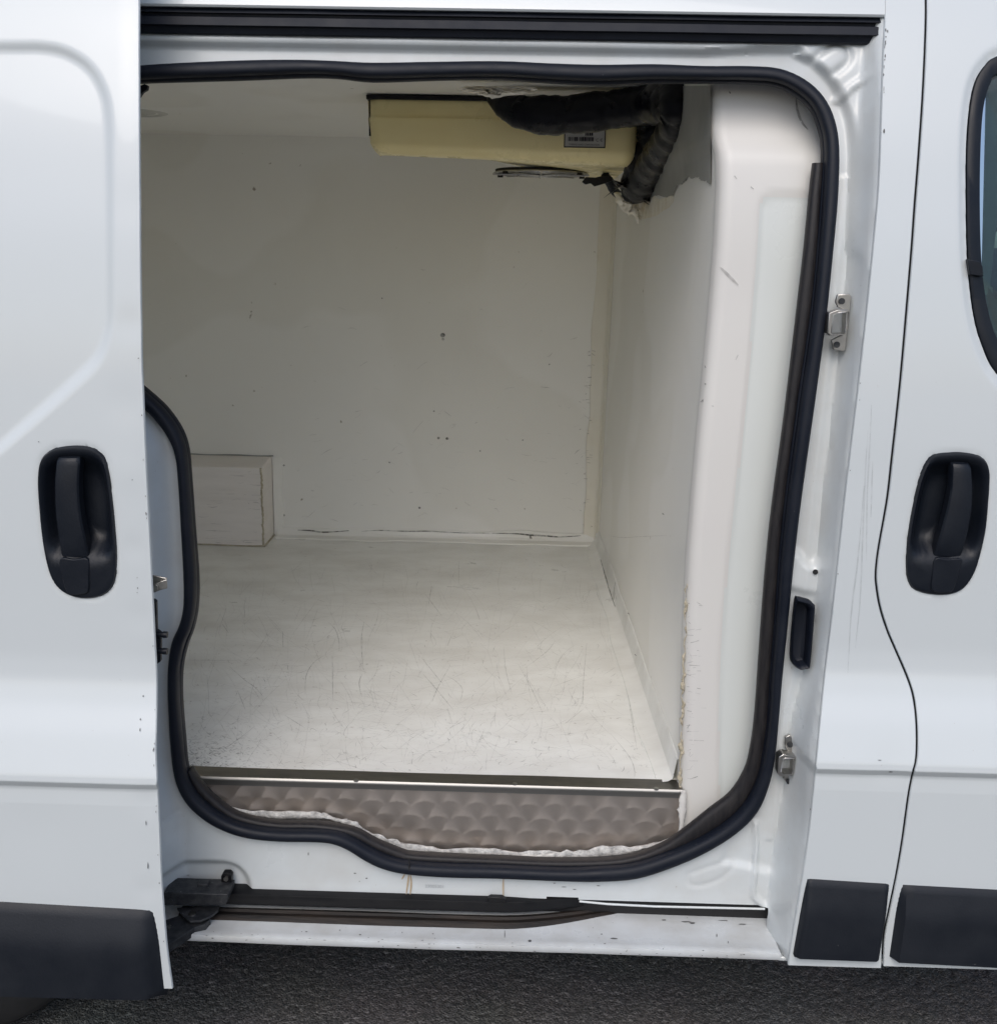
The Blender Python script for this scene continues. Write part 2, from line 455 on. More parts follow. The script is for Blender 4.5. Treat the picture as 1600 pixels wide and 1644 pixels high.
# ================================================================== THE SETTING
xs = np.unique(np.concatenate([[-900, -200, -60, -20, -8, -4, -2, -1.4], np.arange(-1.15, 1.05, .0028), [1.2, 2, 4, 8, 20, 60, 200, 900]]))
ys = np.unique(np.concatenate([[-900, -200, -60, -20, -8, -4, -2, -1, -.4], np.arange(.02, .56, .0028), [.7, 1, 1.8, 3, 6, 12, 30, 100, 300, 900]]))
nx, ny = len(xs), len(ys)
H = np.zeros((ny, nx))
for s, amp in ((1, .0008), (2, .0006), (4, .0005)):
    a = rng.normal(size=(ny, nx))
    k = np.exp(-np.linspace(-2, 2, 4 * s + 1) ** 2); k /= k.sum()
    a = np.apply_along_axis(lambda v: np.convolve(v, k, 'same'), 0, a)
    a = np.apply_along_axis(lambda v: np.convolve(v, k, 'same'), 1, a)
    H += amp * a / a.std()
XX, YY = np.meshgrid(xs, ys)
fade = ((XX > -1.14) & (XX < 1.04) & (YY > .03) & (YY < .55))
H *= fade
ground = grid('ground', np.stack([XX, YY, H], -1), 'asphalt', smooth=0)
ground.data.polygons.foreach_set('use_smooth', [True] * len(ground.data.polygons))
tag(ground, 'dark grey asphalt road surface under and around the van', 'ground', kind='structure')

# ================================================================== THE VAN
van = empty('van', (0, .9, 0))
tag(van, 'white panel van with its side sliding door open on an insulated load bay', 'van')
VINV = Matrix.Translation((0, .9, 0)).inverted()
_parent_mesh = mesh
def fixp(o):                             # keep world coordinates under the van's empty
    o.matrix_parent_inverse = VINV
    return o
_m0 = mesh
def mesh(name, verts, faces, mt, parent=None, smooth=35):
    o = _m0(name, verts, faces, mt, parent, smooth)
    if parent is not None and parent.type == 'EMPTY':
        o.matrix_parent_inverse = Matrix.Translation(parent.location).inverted()
    return o

ZTOP = 1.98
# ---- pillar panel between the opening and the front door
edge_px = [(1421, -60), (1421, 30), (1418, 100), (1415, 200), (1411, 300), (1402, 400), (1392, 500), (1381, 600), (1369, 700), (1357, 800), (1346, 900), (1335, 1000), (1325, 1080), (1318, 1150), (1309, 1245), (1300, 1330), (1290, 1400), (1280, 1460), (1266, 1545)]
gap_px = [(1484, -60), (1486, 20), (1482, 130), (1475, 240), (1468, 330), (1463, 400), (1453, 520), (1444, 620), (1432, 730), (1424, 800), (1410, 880), (1405.5, 920), (1407, 945), (1413, 978), (1425, 1015), (1440, 1050), (1455, 1085), (1465, 1115), (1470, 1150), (1471.5, 1190), (1470, 1222), (1464, 1246), (1457.5, 1280), (1448, 1349), (1438, 1407), (1427, 1460), (1418, 1505), (1416, 1550)]
ez, ex = edge_curve(edge_px, 0); gz, gx = edge_curve(gap_px, 0)
XE = lambda z: np.interp(z, ez, ex)
XG = lambda z: np.interp(z, gz, gx)
ZSILL = float(PS(1500, 1557)[2])
def dent(X, Z):
    y = 0 * X
    for cx, cz, r, a in ((PS(1432, 1230)[0], PS(1432, 1230)[2], .03, .0016), (PS(1395, 760)[0], PS(1395, 760)[2], .05, .0008)):
        y = y + a * np.exp(-((X - cx) ** 2 + (Z - cz) ** 2) / r ** 2)
    return y
side_panel = panel('side_panel', ZSILL, ZTOP, XE, lambda z: XG(z) - .0028, 26, 0, 'paint', van, relief=dent, foldl=.02, foldr=.008)

# ---- front door with the window opening
win_o = [(1600, 90), (1582, 104), (1566, 130), (1557, 170), (1552, 230), (1551, 300), (1552.5, 400), (1557, 460), (1564, 510), (1577, 555), (1600, 600), (1650, 640), (1740, 668), (2000, 700), (2150, 690), (2180, 600), (2100, 380), (2000, 180), (1900, 90), (1760, 66), (1660, 70)]
win_i = [(1600, 118), (1589, 134), (1580, 163), (1575.5, 200), (1573, 260), (1572.5, 330), (1574, 400), (1578, 452), (1586, 500), (1600, 543), (1625, 585), (1665, 615), (1745, 640), (2000, 672), (2120, 664), (2148, 590), (2070, 390), (1970, 200), (1880, 120), (1755, 92), (1660, 95)]
wo3 = np.array([PS(a, b) for a, b in cr(win_o, 6, True)])
wi3 = np.array([PS(a, b, .006) for a, b in cr(win_i, 6, True)])
hand_r = [(1440 + a / 5.869, 700 + b_ / 5.871) for a, b_ in ((360, 172), (480, 160), (600, 158), (750, 183), (830, 240), (862, 330), (862, 450), (855, 560), (830, 850), (790, 1050), (730, 1260), (650, 1400), (560, 1470), (420, 1497), (260, 1480), (140, 1430), (90, 1330), (80, 1200), (95, 950), (135, 700), (190, 450), (240, 300), (290, 215))]
hr3 = np.array([PS(a, b) for a, b in cr(hand_r, 4, True)])
def fd_relief(X, Z):
    d = sdpoly(X, Z, wo3[:, ::2])
    h = sdpoly(X, Z, hr3[:, ::2])
    return .006 * (1 - sstep(d, 0, .014)) + .0015 * (1 - sstep(h, 0, .006))
def fd_keep(X, Z):
    return (sdpoly(X, Z, wo3[:, ::2]) > -.003) & (sdpoly(X, Z, hr3[:, ::2]) > -.003)
def xfd(z): return 1.45 + 0 * z
# columns are dense where the camera sees the door
Z = zrows(ZSILL + .004, ZTOP)
tcol = np.concatenate([np.linspace(0, .30, 95), np.linspace(.304, 1, 150)])
X = np.array([XG(z) + .0028 + (1.45 - XG(z)) * tcol for z in Z]); ZZ = np.repeat(Z[:, None], len(tcol), 1)
Y = prof(ZZ) + fd_relief(X, ZZ)
G = np.stack([X, Y, ZZ], -1)
h1 = np.stack([X[:, 0] - .0012, Y[:, 0] + .0015, ZZ[:, 0]], -1); h2 = np.stack([X[:, 0] - .0012, Y[:, 0] + .004, ZZ[:, 0]], -1); h3 = np.stack([X[:, 0] + .001, Y[:, 0] + .008, ZZ[:, 0]], -1)
G = np.concatenate([np.stack([h3, h2, h1], 1), G], 1)
kf = snap(G, wo3[:, ::2], .0042) & snap(G, hr3[:, ::2], .0042)
front_door = grid('front_door', G, 'paint', van, kf, smooth=40)
# dark jamb seen through the shut line
rows = []
for z in zrows(ZSILL + .01, ZTOP)[::4]:
    rows.append([(XG(z) - .02, float(prof(z)) + .009, z), (XG(z) + .02, float(prof(z)) + .009, z)])
grid('shut_line_seal', rows, 'void', van)
def ring_band(name, outer, inner, mt, parent, rise=.003):
    n = len(outer); V = []; F = []
    o = np.asarray(outer); i_ = np.asarray(inner)
    L_ = [o + [0, .010, 0], o + [0, -.001, 0], o * .85 + i_ * .15 + [0, -rise, 0], o * .35 + i_ * .65 + [0, -rise * .6, 0], i_ + [0, .001, 0], i_ + [0, .012, 0]]
    for q in L_: V += list(q)
    for a in range(len(L_) - 1):
        for k in range(n):
            F.append((a * n + k, a * n + (k + 1) % n, (a + 1) * n + (k + 1) % n, (a + 1) * n + k))
    return mesh(name, V, F, mt, parent, 40)
ring_band('window_seal', np.array([PS(a, b, .005) for a, b in cr(win_o, 6, True)]), wi3, 'black_plastic', front_door)
n = len(wi3)
c0 = wi3.mean(0)
gV = [p + np.array([0, .006, 0]) for p in wi3] + [p + np.array([0, .010, 0]) for p in wi3]
mesh('window_glass', *prism_vf(gV[:n], gV[n:]), 'glass', front_door, 0)
pprism('window_clip', [(1553, 416), (1572, 420), (1577, 428), (1578, 444), (1556, 441)], float(PS(1565, 430)[1]) - .004, float(PS(1565, 430)[1]) + .006, 'black_plastic', front_door, .001)

def handle(parent, outline, grip, cover, off, lean):
    """a moulded bowl, the pull across it and the lock cover under the pull"""
    ol = cr(outline, 4, True); c = ol.mean(0)
    ymin, ymax = ol[:, 1].min(), ol[:, 1].max()
    ss = [1.03, 1.0, .985, .95, .9, .84, .76, .66, .54, .4, .25, .1]
    V = []; F = []; n = len(ol)
    for s in ss:
        for q in ol:
            a = c + (q - c) * s
            p = PS(a[0], a[1], off)
            v = (a[1] - ymin) / (ymax - ymin)
            wall = float(sstep(np.array(1 - s), .03, .40))
            up = 1 - float(sstep(np.array(v), .60, .76))
            d = .032 * wall * up
            if s > 1.01: y = .006
            elif s > .99: y = -.0005
            elif s > .96: y = -.0035
            else: y = -.0045 + d - .002 * (1 - up) * wall
            V.append((p[0], p[1] + y, p[2]))
    for a in range(len(ss) - 1):
        for k in range(n):
            F.append((a * n + k, a * n + (k + 1) % n, (a + 1) * n + (k + 1) % n, (a + 1) * n + k))
    F.append(tuple((len(ss) - 1) * n + k for k in range(n)))
    mesh('handle_bowl', V, F, 'black_plastic', parent, 45)
    # the pull
    V = []; F = []; g = np.array(grip, float)
    t = np.linspace(0, 1, 26)
    gi = np.stack([np.interp(t, np.linspace(0, 1, len(g)), g[:, k]) for k in range(3)], 1)
    for i, (py, xl, xr) in enumerate(gi):
        bow = .022 * (1 - float(sstep(np.array(t[i]), 0, .09))) - .010 * math.sin(math.pi * min(t[i] * 1.02, 1)) ** .6 - .002
        w = xr - xl
        for fx, dy in ((0, .020), (0, .004), (.06, .0012), (.18, 0), (.5, -.0012), (.82, 0), (.94, .0012), (1, .004), (1, .020)):
            p = PS(xl + w * fx, py + lean * (fx - .5) * w, off)
            V.append((p[0], p[1] + bow + dy, p[2]))
    s = 9
    for i in range(len(t) - 1):
        for k in range(s - 1):
            F.append((i * s + k, i * s + k + 1, (i + 1) * s + k + 1, (i + 1) * s + k))
        F.append((i * s + s - 1, i * s, (i + 1) * s, (i + 1) * s + s - 1))
    F.append(tuple(range(s))); F.append(tuple((len(t) - 1) * s + k for k in range(s))[::-1])
    mesh('handle_grip', V, F, 'black_plastic', parent, 35)
    cv = cr(cover, 4, True)
    fr = [PS(a, b_, off) + np.array([0, -.0082, 0]) for a, b_ in cv]
    bk = [p + np.array([0, .016, 0]) for p in fr]
    bevel(mesh('lock_cover', *prism_vf(fr, bk), 'black_plastic', parent, 30), .0012)
zc = lambda a, b_: (1440 + a / 5.869, 700 + b_ / 5.871)
handle(front_door, hand_r,
       [(zc(0, 222)[1], zc(505, 0)[0], zc(655, 0)[0]), (zc(0, 300)[1], zc(500, 0)[0], zc(682, 0)[0]), (zc(0, 480)[1], zc(485, 0)[0], zc(688, 0)[0]), (zc(0, 660)[1], zc(450, 0)[0], zc(680, 0)[0]), (zc(0, 840)[1], zc(405, 0)[0], zc(655, 0)[0]), (zc(0, 990)[1], zc(370, 0)[0], zc(625, 0)[0]), (zc(0, 1130)[1], zc(335, 0)[0], zc(600, 0)[0])],
       [zc(338, 1145), zc(460, 1150), zc(588, 1148), zc(575, 1220), zc(545, 1340), zc(500, 1445), zc(440, 1462), zc(350, 1458), zc(303, 1425), zc(312, 1300)], 0, .02)

# ---- plastic cladding along the bottom
def cladding(name, tl, tr, br, bl, off, parent, swell=.016, endr=0, endl=0, nx_=30, ny_=16):
    G = []
    for j in range(ny_ + 1):
        v = j / ny_; row = []
        for i in range(nx_ + 1):
            u = i / nx_
            a = np.array(tl) * (1 - u) + np.array(tr) * u; b_ = np.array(bl) * (1 - u) + np.array(br) * u
            q = a * (1 - v) + b_ * v
            e = min(v * 9, (1 - v) * 12, 1)
            h = swell * (.10 + .90 * float(sstep(np.array(v), -.08, .46))) * (1 if e >= 1 else math.sqrt(max(e, 0) * (2 - e)) if e > 0 else 0)
            d = min((1 - u) / endr if endr else 9, u / endl if endl else 9, 1)
            h *= max(d, 0) ** .8 * .8 + .2 if d < 1 else 1
            ee = min(u, 1 - u) * nx_
            if ee < .5: h = -.006
            if j == 0 or j == ny_: h = -.006
            p = PS(q[0], q[1], off)
            row.append((p[0], p[1] - h, p[2]))
        G.append(row)
    return grid(name, G, 'cladding', parent, smooth=45)
cladding('cladding', (1293, 1405), (1431, 1414), (1410, 1544), (1269, 1539), 0, side_panel, .015, endr=.06, endl=.06)
cladding('cladding', (1441, 1415), (2120, 1451), (2110, 1579), (1422, 1543), 0, front_door, .017, endl=.02, nx_=50)

# ---- sliding door, standing open in front of the side
dedge = [(221, -80), (222, 0), (222, 100), (223, 300), (225, 500), (228, 640), (233, 760), (238, 850), (243, 940), (247, 1020), (250, 1090), (249.5, 1160), (248.5, 1205), (251, 1265), (254, 1330), (257, 1400), (260.5, 1452), (266, 1520), (275, 1588)]
dz, dx_ = edge_curve(dedge, DOFF)
wob = noise1(len(dz), 8) * .0005 * (dz < 1.3)
XD = lambda z: np.interp(z, dz, dx_ + wob)
ZDB = float(PS(275, 1588, DOFF)[2])
rec = [(-600, 66), (0, 66), (60, 66), (105, 74), (145, 98), (170, 135), (181, 180), (183.5, 260), (184, 400), (184, 500), (178, 545), (160, 585), (120, 625), (60, 678), (0, 730), (-60, 782), (-600, 1000)]
rec3 = np.array([PS(a, b_, DOFF) for a, b_ in cr(rec, 5)])
hand_l = [(85, 722), (110, 717), (140, 717.5), (160, 726), (172, 744), (179, 785), (185, 850), (187.5, 900), (184, 933), (172, 951), (150, 959.5), (122, 958.5), (97, 946), (81, 920), (70, 870), (63.5, 805), (62, 765), (67, 738)]
hl3 = np.array([PS(a, b_, DOFF) for a, b_ in cr(hand_l, 4, True)])
dent_c = [(PS(a, b_, DOFF), r, k) for a, b_, r, k in ((208, 520, .022, .0012), (200, 650, .03, .001), (205, 760, .025, -.0008), (215, 880, .018, .001), (225, 990, .02, .0009), (60, 1330, .06, .0012), (235, 1290, .02, .0013), (238, 1430, .018, .0012), (210, 330, .03, .0008))]
def sd_relief(X, Z):
    d = sdpoly(X, Z, rec3[:, ::2]); h = sdpoly(X, Z, hl3[:, ::2])
    y = .0075 * (1 - sstep(d, -.016, .001)) + .0018 * (1 - sstep(h, 0, .006))
    for c, r, a in dent_c: y = y + a * np.exp(-((X - c[0]) ** 2 + (Z - c[2]) ** 2) / r ** 2)
    y = y + .0012 * sstep(X - XD(Z), -.03, 0)
    return y
tcol = np.concatenate([np.linspace(0, .62, 90)[:-1], np.linspace(.62, 1, 110)])
Z = zrows(ZDB, ZTOP)
X = np.array([-1.58 + (XD(z) + 1.58) * tcol for z in Z]); ZZ = np.repeat(Z[:, None], len(tcol), 1)
Y = prof(ZZ) + DOFF + sd_relief(X, ZZ)
G = np.stack([X, Y, ZZ], -1)
hs_ = [np.stack([X[:, -1] + .0012, Y[:, -1] + .0015, ZZ[:, 0]], -1), np.stack([X[:, -1] + .0012, Y[:, -1] + .0045, ZZ[:, 0]], -1), np.stack([X[:, -1] - .012, Y[:, -1] + .0055, ZZ[:, 0]], -1)]
G = np.concatenate([G, np.stack(hs_, 1)], 1)
ks = snap(G, hl3[:, ::2], .0042)
sliding_door = grid('sliding_door', G, 'paint', van, ks, smooth=40)
handle(sliding_door, hand_l,
       [(729, 97, 128), (740, 93.5, 131), (770, 92, 130), (800, 92.5, 131), (830, 94, 134), (860, 97, 139), (893, 99, 143)],
       [(99.5, 896), (122, 896), (145, 896), (146, 925), (145, 946), (138, 951), (120, 952.5), (111, 948), (105, 930)], DOFF, 0)
cladding('cladding', (-620, 1407), (252, 1457), (268, 1600), (-620, 1580), DOFF, sliding_door, .024, endr=.032, nx_=70)
# inner skin of the door with its bottom edge
rows = []
for z in zrows(ZDB + .01, ZTOP)[::3]:
    rows.append([(XD(z) - .10, float(prof(z)) + DOFF + .016, z), (XD(z) - .106, float(prof(z)) + DOFF + .03, z), (XD(z) - .125, float(prof(z)) + DOFF + .045, z), (-1.55, float(prof(z)) + DOFF + .045, z)])
grid('inner_skin', rows, 'frame_paint', sliding_door)
# latch hardware showing past the door's edge
yl = DOFF + .028
def lp(name, px, y0, y1, mt, bev=.001): return pprism(name, px, y0, y1, mt, sliding_door, bev)
lp('latch_bracket', [(225, 922), (244, 923), (262, 927), (268, 928), (268, 933), (258, 935), (247, 938), (247, 941), (225, 941)], yl, yl + .003, 'steel')
lp('latch_bracket', [(225, 936), (247, 937), (268, 930), (268.5, 945), (258, 947.5), (248, 951.5), (225, 951)], yl - .006, yl - .003, 'steel')
b_ = P(249.5, 943, yl - .007); mesh('latch_bolt', *disc_vf(b_, (0, -1, 0), .005, .003), 'steel', sliding_door)
lp('contact_plate', [(228, 963), (247, 963), (251, 966), (251.5, 1000), (252, 1012), (258, 1016), (258.5, 1030), (258, 1062), (253, 1066), (228, 1066)], yl, yl + .008, 'black_plastic')
for py in (1018.5, 1045):
    a = P(252, py, yl - .001); c = P(269, py + .5, yl - .001)
    mesh('contact_pin', *tube_vf([a, a * .4 + c * .6, a * .39 + c * .61, c], [.0046, .0046, .0052, .005], 14, ref=(0, 1, 0)), 'black_plastic', sliding_door)

# ---- door frame: one pressed sheet round the opening
bulb = [((60, 300), (88, 300)), ((70, 205), (98, 208)), ((105, 143), (122, 164)), ((160, 117), (165, 142)),
 ((225, 106), (226, 134)), ((300, 101), (300, 131)), ((400, 97), (400, 128)), ((480, 96), (482, 125)), ((540, 98), (540, 126)), ((600, 101), (600, 132)), ((700, 100), (700, 129)), ((800, 99), (800, 128)), ((880, 102), (880, 133)), ((960, 104), (960, 137)), ((1050, 103), (1050, 134)), ((1130, 106), (1130, 134)), ((1200, 106), (1199, 135)), ((1250, 110), (1243, 139)), ((1290, 127), (1272, 152)), ((1320, 155), (1298, 174)), ((1338, 193), (1312, 205)), ((1345, 240), (1318, 243)), ((1343, 320), (1314, 320)), ((1336, 400), (1308, 400)), ((1326, 500), (1298, 498)), ((1313, 600), (1284, 597)), ((1299, 700), (1270, 697)), ((1285, 800), (1257, 798)), ((1273, 900), (1247, 898)), ((1263, 1000), (1240, 1000)), ((1255, 1080), (1233, 1080)), ((1249, 1150), (1229, 1150)), ((1243, 1210), (1221, 1208)), ((1234, 1255), (1212, 1246)), ((1215, 1300), (1192, 1285)), ((1180, 1335), (1160, 1318)), ((1130, 1366), (1115, 1345)), ((1075, 1390), (1065, 1366)), ((1020, 1407), (1012, 1382)), ((960, 1412), (958, 1386)), ((900, 1411), (900, 1388)), ((800, 1407), (800, 1384)), ((720, 1405), (722, 1382)), ((655, 1400), (658, 1378)), ((615, 1391), (625, 1370)), ((585, 1377), (598, 1357)), ((560, 1361), (572, 1343)), ((535, 1351), (545, 1332)), ((505, 1348), (508, 1328)), ((450, 1347), (450, 1327)), ((400, 1342), (405, 1321)), ((360, 1330), (370, 1309)), ((325, 1310), (340, 1289)), ((298, 1282), (316, 1265)), ((282, 1245), (303, 1234)), ((275, 1190), (298, 1187)), ((271, 1120), (293, 1120)), ((271, 1070), (294, 1072)), ((277, 1030), (302, 1036)), ((289, 1003), (312, 1008)), ((296, 975), (318, 975)), ((297, 930), (319, 928)), ((293, 850), (313, 848)), ((288, 770), (307, 765)), ((283, 730), (303, 722)), ((272, 703), (293, 690)), ((252, 675), (272, 658)), ((232, 655), (248, 634)), ((170, 600), (185, 580)), ((110, 530), (130, 515)), ((70, 440), (95, 435))]
FOFF = .052
def fprof(z): return tumble(z) + FOFF
fp0 = lambda z: tumble(z)
bo = cr([b[0] for b in bulb], 4, True); bi = cr([b[1] for b in bulb], 4, True)
seal_c = np.array([PS(*((a + c) / 2), FOFF - .006, fp0) for a, c in zip(bo, bi)])
hole = np.array([PS(*(a * .3 + c * .7), FOFF, fp0) for a, c in zip(bo, bi)])[:, ::2]
S2 = lambda px: np.array([PS(a, b_, FOFF, fp0) for a, b_ in px])[:, ::2]
deep = S2(cr([(-200, 82), (200, 82), (700, 82), (1225, 84), (1272, 90), (1318, 117), (1348, 158), (1363, 200), (1367, 260), (1362, 330), (1361, 395), (1372, 425), (1378, 460), (1376, 560), (1366, 605), (1350, 640), (1340, 700), (1328, 780), (1319, 850), (1317, 893), (1300, 905), (1283, 885)], 4)).tolist() + S2([(1200, 880), (1150, 400), (900, 300), (-200, 300)]).tolist()
zdl = S2([(700, 82)])[0][1]
deep = [[p[0], zdl] if (p[0] < .28 and abs(p[1] - zdl) < .03) else p for p in deep]
deep2 = S2(cr([(1306, 955), (1312, 1000), (1306, 1078), (1296, 1160), (1290, 1290), (1272, 1360), (1250, 1400)], 4)).tolist() + S2([(1160, 1380), (1200, 1200), (1240, 940)]).tolist()
key = S2(cr([(1302, 98), (1316, 84), (1334, 73), (1350, 77), (1359, 92), (1352, 107), (1337, 119)], 5))
beadl = S2([(1393, 60), (1393, 112), (1388, 124), (1362, 142), (1345, 161)])
obround = S2(cr([(1103, 1408), (1108, 1400), (1160, 1383), (1172, 1383), (1174, 1392), (1150, 1412), (1120, 1420), (1106, 1417)], 4, True))
brk = S2(cr([(225, 1391), (280, 1387), (340, 1386), (372, 1389), (390, 1402), (398, 1422), (400, 1450)], 4)).tolist() + S2([(225, 1450)]).tolist()
flange = S2(cr([(1212, 1322), (1213, 1370), (1207, 1425), (1214, 1442), (1230, 1456), (1236, 1480), (1243, 1545)], 4))
qseam = S2(cr([(257, 1310), (275, 1300), (290, 1298)], 3))
fx = np.arange(-1.10, .66, .004); fz = np.arange(.335, 1.87, .004)[::-1]
X, Z2 = np.meshgrid(fx, fz)
Y = tumble(Z2) + FOFF
Y = Y - .004 - .014 * sstep(Z2, 1.70, 1.80)
d = sdpoly(X, Z2, deep); Y = Y + .016 * (1 - sstep(d, -.004, .010))
d = sdpoly(X, Z2, deep2); Y = Y + .007 * (1 - sstep(d, -.008, .010))
d = dline(X, Z2, key); Y = Y + .006 * np.exp(-(d / .0055) ** 2)
d = dline(X, Z2, beadl); Y = Y - .005 * (1 - sstep(d, .003, .0075))
d = sdpoly(X, Z2, obround); Y = Y + .0022 * (1 - sstep(np.abs(d), 0, .007))
d = sdpoly(X, Z2, brk); Y = Y + .012 * (1 - sstep(d, -.006, .010))
d = dline(X, Z2, flange); Y = Y - .006 * (1 - sstep(d, .002, .007))
d = dline(X, Z2, qseam); Y = Y + .0025 * (1 - sstep(d, .001, .004))
# sheet rolls forward to meet the outer skin of the pillar; a soft rib runs down it
e = XE(Z2) - X
roll = 1 - sstep(e, -.002, np.interp(Z2, [.5, .9, 1.2, 1.8], [.026, .017, .019, .024]))
Y = Y * (1 - roll) + (profs(Z2) + .006) * roll
Y = Y - .003 * np.exp(-((e - .034) / .005) ** 2) * (Z2 < 1.6) * (Z2 > .5)
Y = np.where(e < -.004, profs(Z2) + .014, Y)
# left part leans back to the door's shut edge
lx = np.interp(Z2, *[np.array(v) for v in zip(*sorted([(float(q[1]), float(q[0])) for q in S2([(262, 1440), (258, 1300), (250, 1150), (250, 1000), (247, 850), (240, 700), (235, 600)])]))])
Y = Y - .040 * 1.35 * sstep(lx - X, -.045, .0) * (1 - sstep(Z2, 1.22, 1.40)) * sstep(sdpoly(X, Z2, hole), .016, .06)
bott = S2([(100, 1428), (262, 1432), (900, 1441), (915, 1440), (930, 1443), (1050, 1449), (1228, 1453)])
zb = np.interp(X, bott[:, 0], bott[:, 1])
xpr = float(S2([(1229, 1453)])[0][0])
keep = (sdpoly(X, Z2, hole) > -.002) & ((Z2 > zb) | (X > xpr)) & (X < XE(Z2) + .012)
door_frame = grid('door_frame', np.stack([X, Y, Z2], -1), 'frame_paint', van, keep, smooth=50)
def ysurf(px, py):
    q = PS(px, py, FOFF, fp0)
    i = int(np.clip(np.argmin(abs(fz - q[2])), 0, len(fz) - 1)); j = int(np.clip(np.argmin(abs(fx - q[0])), 0, len(fx) - 1))
    y = Y[i, j]
    for _ in range(5):
        q = P(px, py, y)
        i = int(np.argmin(abs(fz - q[2]))); j = int(np.argmin(abs(fx - q[0]))); y = Y[i, j]
    return float(y)
def FP(px, py, up=0.0):
    return P(px, py, ysurf(px, py) - up)

# ---- weatherstrip
def strip_seal(name, po, pi, offs, depth, mt, parent, closed, seg=16, wobble=0.0):
    n = len(po); V = []; F = []
    wb = noise1(n, 6) * wobble
    prev = None
    for i in range(n):
        c = (po[i] + pi[i]) / 2
        a = PS(po[i][0], po[i][1], offs, fp0); b = PS(pi[i][0], pi[i][1], offs, fp0)
        ctr = (a + b) / 2; hw = (a - b) / 2
        for k in range(seg):
            th = 2 * math.pi * k / seg
            cx, sy = math.cos(th), math.sin(th)
            cx = np.sign(cx) * abs(cx) ** .75; sy = np.sign(sy) * abs(sy) ** .85
            V.append(ctr + hw * cx * (1 + wb[i]) + np.array([0, -depth * sy, 0]))
    m_ = n if closed else n - 1
    for i in range(m_):
        j = (i + 1) % n
        for k in range(seg):
            F.append((i * seg + k, j * seg + k, j * seg + (k + 1) % seg, i * seg + (k + 1) % seg))
    if not closed:
        F.append(tuple(range(seg))); F.append(tuple(range((n - 1) * seg, n * seg))[::-1])
    return mesh(name, V, F, mt, parent, 60)
door_seal = strip_seal('door_seal', bo, bo * .2 + bi * .8, FOFF - .006, .016, 'rubber', van, True, wobble=.035)
strip_seal('seal_lip', bo * .3 + bi * .7, bi * 1.02 - bo * .02, FOFF + .008, .011, 'rubber', door_seal, True, wobble=.05)
lip = [((1318, 262), (1303, 262)), ((1314, 320), (1296, 320)), ((1308, 400), (1289, 400)), ((1298, 498), (1278, 498)), ((1284, 597), (1266, 597)), ((1270, 697), (1253, 697)), ((1257, 798), (1239, 798)), ((1247, 898), (1228, 898)), ((1240, 1000), (1220, 1000)), ((1233, 1080), (1215, 1080)), ((1229, 1150), (1210, 1150)), ((1221, 1208), (1203, 1200)), ((1212, 1246), (1193, 1236)), ((1192, 1285), (1170, 1272)), ((1160, 1318), (1135, 1299)), ((1115, 1345), (1096, 1330)), ((1065, 1366), (1058, 1356)), ((1000, 1384), (998, 1375)), ((900, 1388), (900, 1379)), ((800, 1384), (800, 1375)), ((722, 1382), (722, 1372)), ((660, 1378), (663, 1369)), ((640, 1374), (645, 1365)), ((598, 1357), (606, 1349)), ((560, 1338), (568, 1329)), ((508, 1328), (508, 1319)), ((450, 1327), (450, 1318)), ((405, 1321), (408, 1312)), ((370, 1309), (377, 1302)), ((340, 1289), (350, 1282)), ((316, 1265), (326, 1258)), ((303, 1234), (309, 1232))]
strip_seal('seal_lip', cr([(a[0] + 3 * (a[0] > b[0]), a[1] + (2 if a[1] > b[1] else 0)) for a, b in lip], 4), cr([b for a, b in lip], 4), FOFF + .010, .012, 'rubber_brown', door_seal, False, wobble=.06)
# the joint where the strip's ends meet
q0 = [PS(a, b_, FOFF - .0225, fp0) for a, b_ in ((656.3, 1379), (657.6, 1379), (657.2, 1399), (656, 1399))]
mesh('seal_joint', *prism_vf(q0, [p + np.array([0, .006, 0]) for p in q0]), 'void', door_seal, 0)

# ---- upper track, roof rail and roof
prof_tr = [(.085, 14), (.012, 17), (.010, 27), (.017, 29), (.019, 33), (.013, 34), (.012, 47), (.020, 50), (.026, 60), (.030, 63), (.085, 65)]
yt = lambda o, py: PS(800, py, o)
px0, px1 = PS(120, 40, .02)[0], PS(1417, 40, .02)[0]
G = []
for o, py in prof_tr:
    q = yt(o, py)
    G.append([(x, q[1] + .0006 * math.sin(x * 23), q[2]) for x in np.linspace(px0, px1, 60)])
upper_track = grid('upper_track', G, 'rubber', van, smooth=25)
q = [(px1, yt(o, py)[1], yt(o, py)[2]) for o, py in prof_tr]
mesh('track_end', *prism_vf([(a + .0, b_, c) for a, b_, c in q], [(a + .002, b_, c) for a, b_, c in q]), 'rubber', upper_track, 0)
zt = float(yt(.0, 17)[2])
G = []
for z, o in [(zt, .02), (zt, .004), (zt + .003, .0005)] + [(z, 0) for z in np.arange(zt + .008, ZTOP, .012)]:
    G.append([(x, float(prof(z)) + o, z) for x in (-2.6, -1.0, -.5, 0, .3, float(XE(z)) - .0012)])
grid('roof_rail', G[::-1], 'paint', van)
G = []
for t in np.linspace(0, 1, 15):
    a = math.pi * t
    yy = .92 - math.cos(a) * (.92 - .225); zz = ZTOP + .14 * math.sin(a) ** .7
    G.append([(x, yy, zz) for x in (-2.6, -1, 0, .7, 1.3)])
grid('roof', G, 'paint', van, flip=True)
G = [[(x, 1.84 - float(prof(z)), z) for x in (-2.6, -1, 0, .75)] for z in np.arange(.33, ZTOP, .03)]
grid('far_side', G, 'paint', van)
G = [[(x, float(prof(z)) + .002, z) for x in (-2.6, -2.0, -1.5, -1.06)] for z in zrows(.36, ZTOP)[::-1][::3]]
